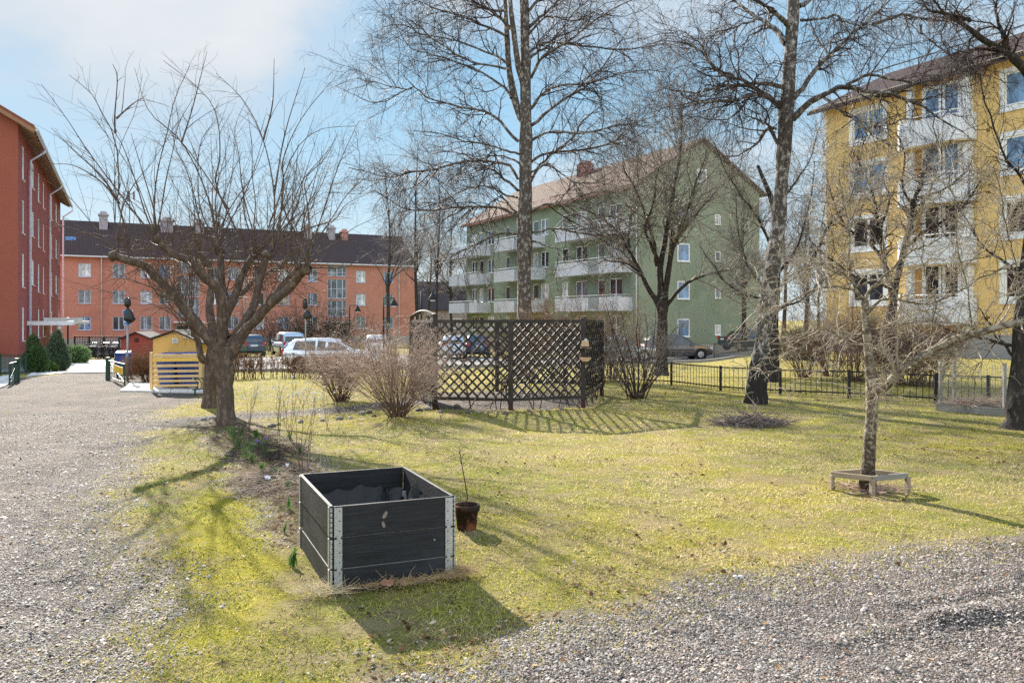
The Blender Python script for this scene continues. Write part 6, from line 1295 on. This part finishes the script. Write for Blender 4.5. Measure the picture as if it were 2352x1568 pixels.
        m = MB(); m.box((L*.462, sg*hw*.68, .70), (.12, .30, .12), sg*-.35); m.build('headlight', MAT_LAMP, root, bevel=.02); m = MB(); m.box((-L*.488, sg*hw*.76, .88), (.10, .18, .26), sg*.25); m.build('tail_light', MAT_TAIL, root, bevel=.02)
        m = MB(); m.box((L*.17, sg*(hw+.07), .97), (.10, .16, .12)); m.build('mirror', paint, root, bevel=.03)
        m = MB(); m.box((0, sg*(hw+.004), .62), (L*.40, .012, .05)); m.build('side_strip', MAT_TRIM, root)
        for x in (-.02, .22): m = MB(); m.box((x*L-.1, sg*(hw+.006), .84), (.16, .02, .03)); m.build('door_handle', paint, root)
    m = MB(); m.box((-L*.495, 0, .50), (.12, W*.84, .22)); m.build('rear_bumper', paint, root, bevel=.03); m = MB(); m.box((L*.488, 0, .46), (.12, W*.62, .2)); m.build('front_bumper', MAT_TRIM, root, bevel=.03); m = MB(); m.box((-L*.505-.02, 0, .78), (.02, .50, .11)); m.build('licence_plate', MAT_LPL, root)
    return root
rdir = math.atan2(.462, .887)
def carloc(px, d): x = (px-CX)/F*d; return (x, d, gz(x, d)+.035)
car('white hatchback parked behind the smaller spirea bush, seen from its side', carloc(766, 37.0), .12, (232, 234, 236), 4.3, 1.74, 1.46)
car('dark grey estate car parked below the green gable, seen from its side', carloc(1552, 53), .10, (92, 90, 88), 4.5, 1.8, 1.56, 'hatch', .5)
car('pale grey car half hidden by the lilac bush', carloc(1420, 49), .18, (176, 180, 180), 4.3, 1.74, 1.46, 'hatch', .4)
cr_ = rdir+math.pi/2
for px, d, rgb, kd, hh, lab in ((478, 60, (186, 60, 62), 'van', 1.62, 'red and white small van just right of the bin shelter roof'), (530, 58, (70, 84, 70), 'hatch', 1.48, 'dark green hatchback framed by the pollarded trunks'), (571, 59, (58, 74, 90), 'hatch', 1.52, 'dark blue hatchback with clear rear window right of the pollarded trunks'), (661, 61, (176, 196, 214), 'van', 1.66, 'pale blue boxy van standing between the hedge and the dark thicket'), (868, 60, (224, 224, 222), 'hatch', 1.5, 'white hatchback mostly hidden by the nearer spirea bush'), (1040, 55, (196, 204, 212), 'hatch', 1.5, 'silver car glinting through the left part of the lattice'), (1095, 57, (64, 76, 100), 'hatch', 1.5, 'blue car behind the middle of the left front lattice panel')):
    car(lab, carloc(px, d), cr_ if px < 700 else cr_-.4, rgb, 4.2, 1.72, hh, kd)
car('dark car parked by the plinth far right of the green gable', carloc(1722, 60), .25, (60, 62, 66), 4.3, 1.74, 1.45, 'sedan')

# ---- street lamps
MAT_LPB = M('lamp_black', (34, 38, 42), .45, .1, 4, metal=.5)
def lamp(label, px, d, ytop, arm=1, h=None):
    x = (px-CX)/F*d; z0 = tz(x, d); zt_ = CAMZ-(ytop-HY)/F*d; root = thing('street_lamp', label, 'lamp', (x, d, z0), 0, 'black street lamps with cone shades'); h = zt_-z0; s = d/60
    m = MB(); m.tube([(0, 0, -.1), (0, 0, h)], [.07, .045], 8); m.build('pole', MAT_LPB, root, True); m = MB(); m.tube([(-.02, 0, h-.02), (.62*arm, 0, h-.02)], .03, 6); m.build('arm', MAT_LPB, root)
    m = MB(); m.lathe([(.04, h-.02), (.05, h-.12), (.12, h-.22), (.25, h-.46), (.25, h-.50), (.22, h-.49)], (.62*arm, 0, 0), 16); sh = m.build('lamp_shade', MAT_LPB, root, True); m = MB(); m.lathe([(.12, h-.47), (.16, h-.52), (.10, h-.56)], (.62*arm, 0, 0), 12); m.build('bulb', MAT_SW, sh, True)
lamp('black street lamp left of the lattice arch in front of the orange block', 881, 50, 683); lamp('black street lamp just above the lattice arch', 968, 46, 668); lamp('black street lamp in front of the stair windows of the orange block', 803, 64, 700)
q = at_d(156, 58); gl_p = thing('globe_lamp_post', 'short post with a white globe lamp near the red block corner', 'lamp', q); m = MB(); m.tube([(0, 0, -.1), (0, 0, 2.3)], .05, 8); m.build('pole', MAT_LPB, gl_p, True); m = MB(); m.lathe([(.05, 2.3), (.2, 2.42), (.22, 2.55), (.14, 2.7), (.02, 2.74)], (0, 0, 0), 14); m.build('globe', MAT_WHITE, gl_p, True)
q = at_d(508, 50); gl_p = thing('globe_lamp_post', 'slim grey post with a white lantern above the bin shelter', 'lamp', q); m = MB(); m.tube([(0, 0, -.1), (0, 0, 3.1)], .05, 8); m.build('pole', MAT_POLE, gl_p, True); m = MB(); m.lathe([(.05, 3.1), (.16, 3.16), (.16, 3.6), (.05, 3.68)], (0, 0, 0), 12); m.build('lantern', MAT_WHITE, gl_p, True)

# ---- compost frame
FLc, FRc = gat(2151, 942), gat(2312, 954); o = FLc; cf = thing('compost_bin', 'low grey wooden compost frame with wire mesh walls in front of the black fence', 'compost frame', o)
ux = np.array([FRc[0]-o[0], FRc[1]-o[1]]); Lc = np.linalg.norm(ux); ux /= Lc; uy = np.array([-ux[1], ux[0]]); dpt = .85
cp = lambda u, v, z: (ux[0]*u+uy[0]*v, ux[1]*u+uy[1]*v, z)
for a, b in (((0, 0), (Lc, 0)), ((Lc, 0), (Lc, dpt)), ((Lc, dpt), (0, dpt)), ((0, dpt), (0, 0))): m = MB(); m.bar(cp(a[0], a[1], .06), cp(b[0], b[1], .06), .035, .15); m.build('side_board', MAT_OLDG, cf, bevel=.004)
for u, v in ((.05, .06), (Lc-.05, .06), (.05, dpt-.06), (Lc-.05, dpt-.06)): m = MB(); m.bar(cp(u, v, -.1), cp(u, v, .92), .05, .05, (0, 1, 0)); m.build('post', MAT_OLDG, cf)
m = MB()
for a, b in (((.05, .03), (Lc-.05, .03)), ((.05, dpt-.03), (Lc-.05, dpt-.03)), ((.05, .03), (.05, dpt-.03)), ((Lc-.05, .03), (Lc-.05, dpt-.03))):
    for k in range(16): z = .16+.045*k; m.bar(cp(a[0], a[1], z), cp(b[0], b[1], z), .0022, .0022)
    n_ = int(math.hypot(b[0]-a[0], b[1]-a[1])/.045)
    for k in range(n_+1): u = k/n_; m.bar(cp(a[0]+(b[0]-a[0])*u, a[1]+(b[1]-a[1])*u, .14), cp(a[0]+(b[0]-a[0])*u, a[1]+(b[1]-a[1])*u, .84), .0022, .0022, (0, 1, 0))
m.build('wire_mesh', M('wire_grey', (150, 150, 148), .4, metal=.6), cf)
def pile(name, label, ctr, rx, ry, h, n, mat, l=.4, r=.006, rz=0., catg='pile'):
    x, y, z = ctr; tb = Tubes(); a = NR.random(n)*6.28; rr_ = NR.random(n)**.6; px_ = np.cos(a)*rr_*rx; py_ = np.sin(a)*rr_*ry; c_, s_ = math.cos(rz), math.sin(rz)
    p0_ = np.stack([x+px_*c_-py_*s_, y+px_*s_+py_*c_, z+.02+h*(1-rr_**1.5)*NR.random(n)], -1); d = nrmz(np.stack([NR.normal(0, 1, n), NR.normal(0, 1, n), NR.normal(.06, .16, n)], -1)); k = 5; Pn = np.empty((n, k, 3)); Pn[:, 0] = p0_
    ll = l*(.4+.9*NR.random(n))/(k-1)
    for j in range(1, k): d = nrmz(d+NR.normal(0, .22, (n, 3))*np.array([1, 1, .5])); Pn[:, j] = Pn[:, j-1]+d*ll[:, None]
    Pn[:, :, 2] = np.maximum(Pn[:, :, 2], ground_z(Pn[:, :, 0], Pn[:, :, 1])+.006); R = r*(.4+.8*NR.random(n))[:, None]*np.linspace(1, .4, k)[None]; tb.add(Pn, R, 4); o = tb.build(name, mat, None, True, ctr); o.location = ctr; return tag(o, label, catg)
cc = cp(Lc/2, dpt/2, .14); pile('compost_heap', 'heap of dry stalks inside the wire mesh compost frame', (o[0]+cc[0], o[1]+cc[1], o[2]+.12), .55, .36, .12, 260, TW_S, .4, .007)
pile('brush_pile', 'flat grey pile of cut twigs lying on the open lawn', gat(1722, 976), .55, .30, .15, 620, M('twig_cut', (112, 100, 94), .8, .25, 5), .42, .006, .1)
pile('brush_pile', 'dry leaves and twigs heaped at the foot of the apple tree', gat(2000, 1128), .26, .2, .03, 160, TW_S, .2, .004)

# ---- things on and in the planting bed
q = gat(627, 1056); sm = thing('tree_stump', 'small mossy sawn stump in the flower bed', 'stump', q)
m = MB(); m.lathe([(.085, -.03), (.078, .03), (.066, .10), (.060, .115)], (0, 0, 0), 14); m.build('stump', BARK_D, sm); m = MB(); m.lathe([(.001, .122), (.04, .121), (.059, .1155)], (0, 0, 0), 12); m.build('moss_top', M('stump_moss', (120, 112, 52), .95, .3, 30, .6, 60), sm)
MAT_LEAF = M('bulb_leaf', (78, 116, 52), .5, .2, 8, trans=.4); MAT_LEAFD = M('strap_leaf', (92, 118, 64), .6, .25, 8, trans=.35)
def leafplant(name, label, loc, n, h, wd, mat, group=None, spread=.6, catg='plant'):
    root = thing(name, label, catg, loc, 0, group); V = []; Fq = []; k = 6
    for i in range(n):
        a = rnd.uniform(0, 6.28); ln_ = rnd.uniform(.2, spread); hh = h*rnd.uniform(.65, 1.1); d = np.array([math.cos(a), math.sin(a)]); s = np.array([-d[1], d[0]]); b0_ = NR.normal(0, h*.12, 2); st_ = len(V)
        for j in range(k):
            t_ = j/(k-1); w__ = wd*math.sin(math.pi*(.12+.88*t_))**.8*.5; c_ = b0_+d*hh*ln_*t_**1.8; z = hh*(t_-.18*ln_*t_**3)
            for sg in (-1, 0, 1): V.append((c_[0]+s[0]*w__*sg+d[0]*abs(sg)*-.2*w__, c_[1]+s[1]*w__*sg+d[1]*abs(sg)*-.2*w__, z+abs(sg)*w__*.3))
        for j in range(k-1):
            for c__ in (0, 1): Fq.append((st_+j*3+c__, st_+j*3+c__+1, st_+(j+1)*3+c__+1, st_+(j+1)*3+c__))
    m = MB(); m.add(V, Fq); m.build('leaves', mat, root, True); return root
leafplant('tulip_plant', 'fresh green tulip leaves by the left side of the black planter', gat(674, 1297), 7, .13, .028, MAT_LEAF, 'bulb plants in the bed', .4)
leafplant('tulip_plant', 'small green shoots further back along the black planter', gat(652, 1222), 6, .09, .018, MAT_LEAF, 'bulb plants in the bed', .5)
leafplant('tulip_plant', 'broad bright green leaves near the stump and tall stalks', gat(590, 1006), 8, .13, .035, MAT_LEAF, 'bulb plants in the bed', .6)
leafplant('tulip_plant', 'lone leaf pair standing at the far corner of the black planter', gat(664, 1165), 3, .10, .02, MAT_LEAF, 'bulb plants in the bed', .3)
for i, (px, py, h) in enumerate(((535, 1010, .20), (548, 1030, .24), (562, 1052, .22), (530, 1000, .16), (575, 1035, .2), (600, 1030, .16), (555, 1000, .14), (610, 1048, .14), (665, 1010, .12), (690, 1040, .1), (640, 1090, .1), (602, 1080, .12), (580, 1060, .14), (660, 1120, .08))):
    leafplant('daylily_clump', 'green strap leaved clump in the soil strip behind the stump', gat(px, py), 16, h, .012, MAT_LEAFD, 'strap leaved clumps in the bed', .8)
MAT_CRO = M('crocus_petal', (164, 140, 206), .6, .15, 20, trans=.3); MAT_WFL = M('white_petal', (226, 226, 240), .6, .1, 20, trans=.3)
def crocus(label, px, py, mat, group):
    root = thing('crocus', label, 'flower', gat(px, py), 0, group); m = MB(); m.tube([(0, 0, 0), (.003, 0, .05)], .0022, 5); m.build('stem', MAT_LEAF, root); m = MB()
    for k in range(6): a = k*1.047; c_, s_ = math.cos(a), math.sin(a); m.quad((c_*.004, s_*.004, .048), (c_*.016-s_*.009, s_*.016+c_*.009, .07), (c_*.02, s_*.02, .095), (c_*.016+s_*.009, s_*.016-c_*.009, .07))
    m.build('petals', mat, root)
for px, py in ((588, 1024), (594, 1026), (612, 1019), (709, 1084), (571, 1030), (600, 1030)): crocus('small violet crocus in bloom among the strap leaves', px, py, MAT_CRO, 'violet crocuses')
for px, py in ((612, 1112), (617, 1113), (660, 1084)): crocus('small white blue flower in the bare soil strip', px, py, MAT_WFL, 'pale flowers in the bed')
MAT_SEED = M('seed_fluff', (236, 232, 224), .9, .1, 20, trans=.4)
def perennial(label, px, py, hpx, n, spread, heads, thick=.004):
    q = gat(px, py); h = (py-hpx)/F*q[1]; root = thing('dry_perennial', label, 'plant', q, 0, 'dry stalks with white seed heads'); sp_ = []; hd = []
    for k in range(n):
        a = rnd.uniform(0, 6.28); s = spread*rnd.uniform(.2, 1)*h; hh = h*rnd.uniform(.7, 1.0); pts = [np.array(q)+np.array([rnd.uniform(-.02, .02), rnd.uniform(-.02, .02), -.01])]
        for t_ in (.3, .65, 1.0): pts.append(np.array(q)+np.array([math.cos(a)*s*t_**1.4, math.sin(a)*s*t_**1.4, hh*t_])+NR.normal(0, .01, 3))
        sp_.append((pts, thick, .0018)); 
    L_ = limbs(sp_, 10); tb = Tubes(); tb.add(L_[0], L_[1], 5); g_ = grow(L_, n*4, 5, h*.22, (25, 55), .7, (.45, .95), .25, .12, 0, .0013, .3, .2, .0016); tb.add(*g_, 4); tb.build('stalks', TWS, root, True, q)
    ends = np.concatenate([L_[0][:, -1], g_[0][:, -1]]); ends = ends[ends[:, 2] > q[2]+h*.55]; NR.shuffle(ends); m = MB()
    for e_ in ends[:heads]:
        r = rnd.uniform(.010, .017)*(q[1]/9)**.5; pz = [(r*math.sin(a)*rnd.uniform(.8, 1.1), -r*math.cos(a)) for a in np.linspace(0.15, 3.0, 5)]; m.lathe(pz, tuple(e_-np.array(q)), 7)
    m.build('seed_heads', MAT_SEED, root)
perennial('tall forked dry stalk with white seed tufts close to the planter corner', 692, 1086, 875, 4, .28, 10, .006); perennial('dry stalk beside a garden cane left of the planter corner', 708, 1085, 900, 2, .2, 4); perennial('dry stalks with white tufts beyond the stump', 640, 1000, 872, 5, .3, 12, .004)
perennial('dry stalks with white tufts near the right pollarded trunk', 572, 990, 880, 5, .25, 5); perennial('cluster of white seed tufts before the smaller spirea bush', 752, 985, 868, 4, .35, 10, .003); perennial('leaning dry stalk with white tufts in the middle of the bed', 668, 1015, 865, 4, .4, 10)
q = gat(709, 1084); o = thing('garden_cane', 'short upright bamboo cane at the corner of the black planter', 'cane', q); m = MB(); m.tube([(0, 0, -.03), (.005, 0, .40)], .006, 7); m.build('cane', M('cane_tan', (178, 150, 104), .7), o)
pile('garden_litter', 'dry broken stalks strewn over the dark planting bed', gat(640, 1110), .45, .9, .04, 330, TW_S, .22, .0035); pile('garden_litter', 'loose dry stems scattered around the small stump', gat(610, 1040), .5, .8, .03, 220, TW_D, .24, .004)
pile('dry_grass', 'matted dry grass along the bottom of the planter front', (ox+.45*math.cos(ang)+.02, oy+.45*math.sin(ang)-.06, .01), .46, .04, .02, 420, M('dry_straw', (176, 148, 108), .8, .25, 8), .10, .0016, ang)
pile('dry_grass', 'tuft of bleached grass at the right corner of the planter', (ox+.84*math.cos(ang), oy+.84*math.sin(ang)-.04, .01), .14, .06, .05, 260, MATS['dry_straw'], .12, .0016, ang)
pile('dry_grass', 'bleached grass tuft at the front left corner of the planter', (ox-.06, oy-.05, .01), .16, .07, .03, 260, M('pale_straw', (206, 188, 150), .8, .2, 8), .12, .0016, 0)
def leaf_(label, loc, s, rgb, rz):
    V = [(-1, 0, 0), (-.5, .5, .25), (.1, .42, .1), (.6, .5, .35), (1, 0, .2), (.5, -.5, .3), (0, -.4, .1), (-.6, -.45, .3), (0, 0, .0)]; m = MB(); m.add([(x*s, y*s, z*s+.004) for x, y, z in V], [(k, (k+1) % 8, 8) for k in range(8)]); o = m.build('dead_leaf', M('leaf_%d' % rgb[0], rgb, .8, .2, 20), None); o.location = loc; o.rotation_euler = (1.0, .2, rz); return tag(o, label, 'leaf')
leaf_('curled brown oak leaf leaning on the planter front', (ox+.33, oy+.06, .04), .045, (146, 104, 84), .3); leaf_('second brown leaf fallen near the planter front', (ox+.43, oy+.08, .03), .04, (160, 122, 104), 1.2)

# ---- stones along the garden path
def stone(px, py, s, rgb=(120, 112, 104)):
    bm = bmesh.new(); bmesh.ops.create_icosphere(bm, subdivisions=2, radius=1)
    k = (rnd.uniform(.8, 1.4), rnd.uniform(.7, 1.0), rnd.uniform(.5, .75)); ph = rnd.uniform(0, 50)
    for v in bm.verts: f_ = 1+.5*float(vnoise(v.co.x+ph, v.co.y+v.co.z*1.7, 1.6)); v.co = Vector((v.co.x*k[0], v.co.y*k[1], v.co.z*k[2]))*s*f_
    me = bpy.data.meshes.new('stone'); bm.to_mesh(me); bm.free(); me.materials.append(M('stone_%d' % rgb[0], rgb, .85, .2, 8, .4, 40)); q = gat(px, py); o = link('edging_stone', me, None, (q[0], q[1], q[2]+s*.25), rnd.uniform(0, 6)); tag(o, 'small rough stone edging the gravelly garden path', 'stone', 'stones along the garden path')
for px, py, s in ((467, 966, .05), (485, 963, .05), (624, 978, .06), (500, 962, .06), (830, 949, .07), (848, 947, .06), (858, 954, .05), (905, 937, .05), (925, 935, .06), (962, 943, .07), (982, 940, .08), (1012, 948, .06), (1040, 950, .05), (1075, 951, .06), (1100, 949, .05), (1215, 946, .05), (1255, 943, .06), (1290, 942, .05), (640, 974, .05), (690, 968, .06), (740, 964, .05), (780, 961, .06), (805, 958, .05), (1160, 952, .05), (1050, 936, .07), (870, 935, .06)): stone(px, py, s, rnd.choice(((120, 112, 104), (150, 144, 138), (96, 90, 86))))
for px, py, s, c_ in ((1690, 1332, .022, (206, 202, 196)), (1702, 1331, .018, (206, 202, 196)), (1908, 1120, .02, (206, 202, 196)), (1955, 1136, .016, (206, 202, 196))): stone(px, py, s, c_)
# ------------------------------------------------------------------ air
if HAZE > 0:
    hz = MB(); hz.span((-420, -210, -4.0), (420, 920, 34.0)); t = NT('haze_air')
    v = t.n('ShaderNodeVolumePrincipled', {'Color': (.92, .95, 1.0, 1), 'Density': HAZE, 'Anisotropy': .3}); t.nt.links.new(v.outputs[0], t.out.inputs[1])
    h_ = hz.build('haze', t.m); h_['kind'] = 'stuff'
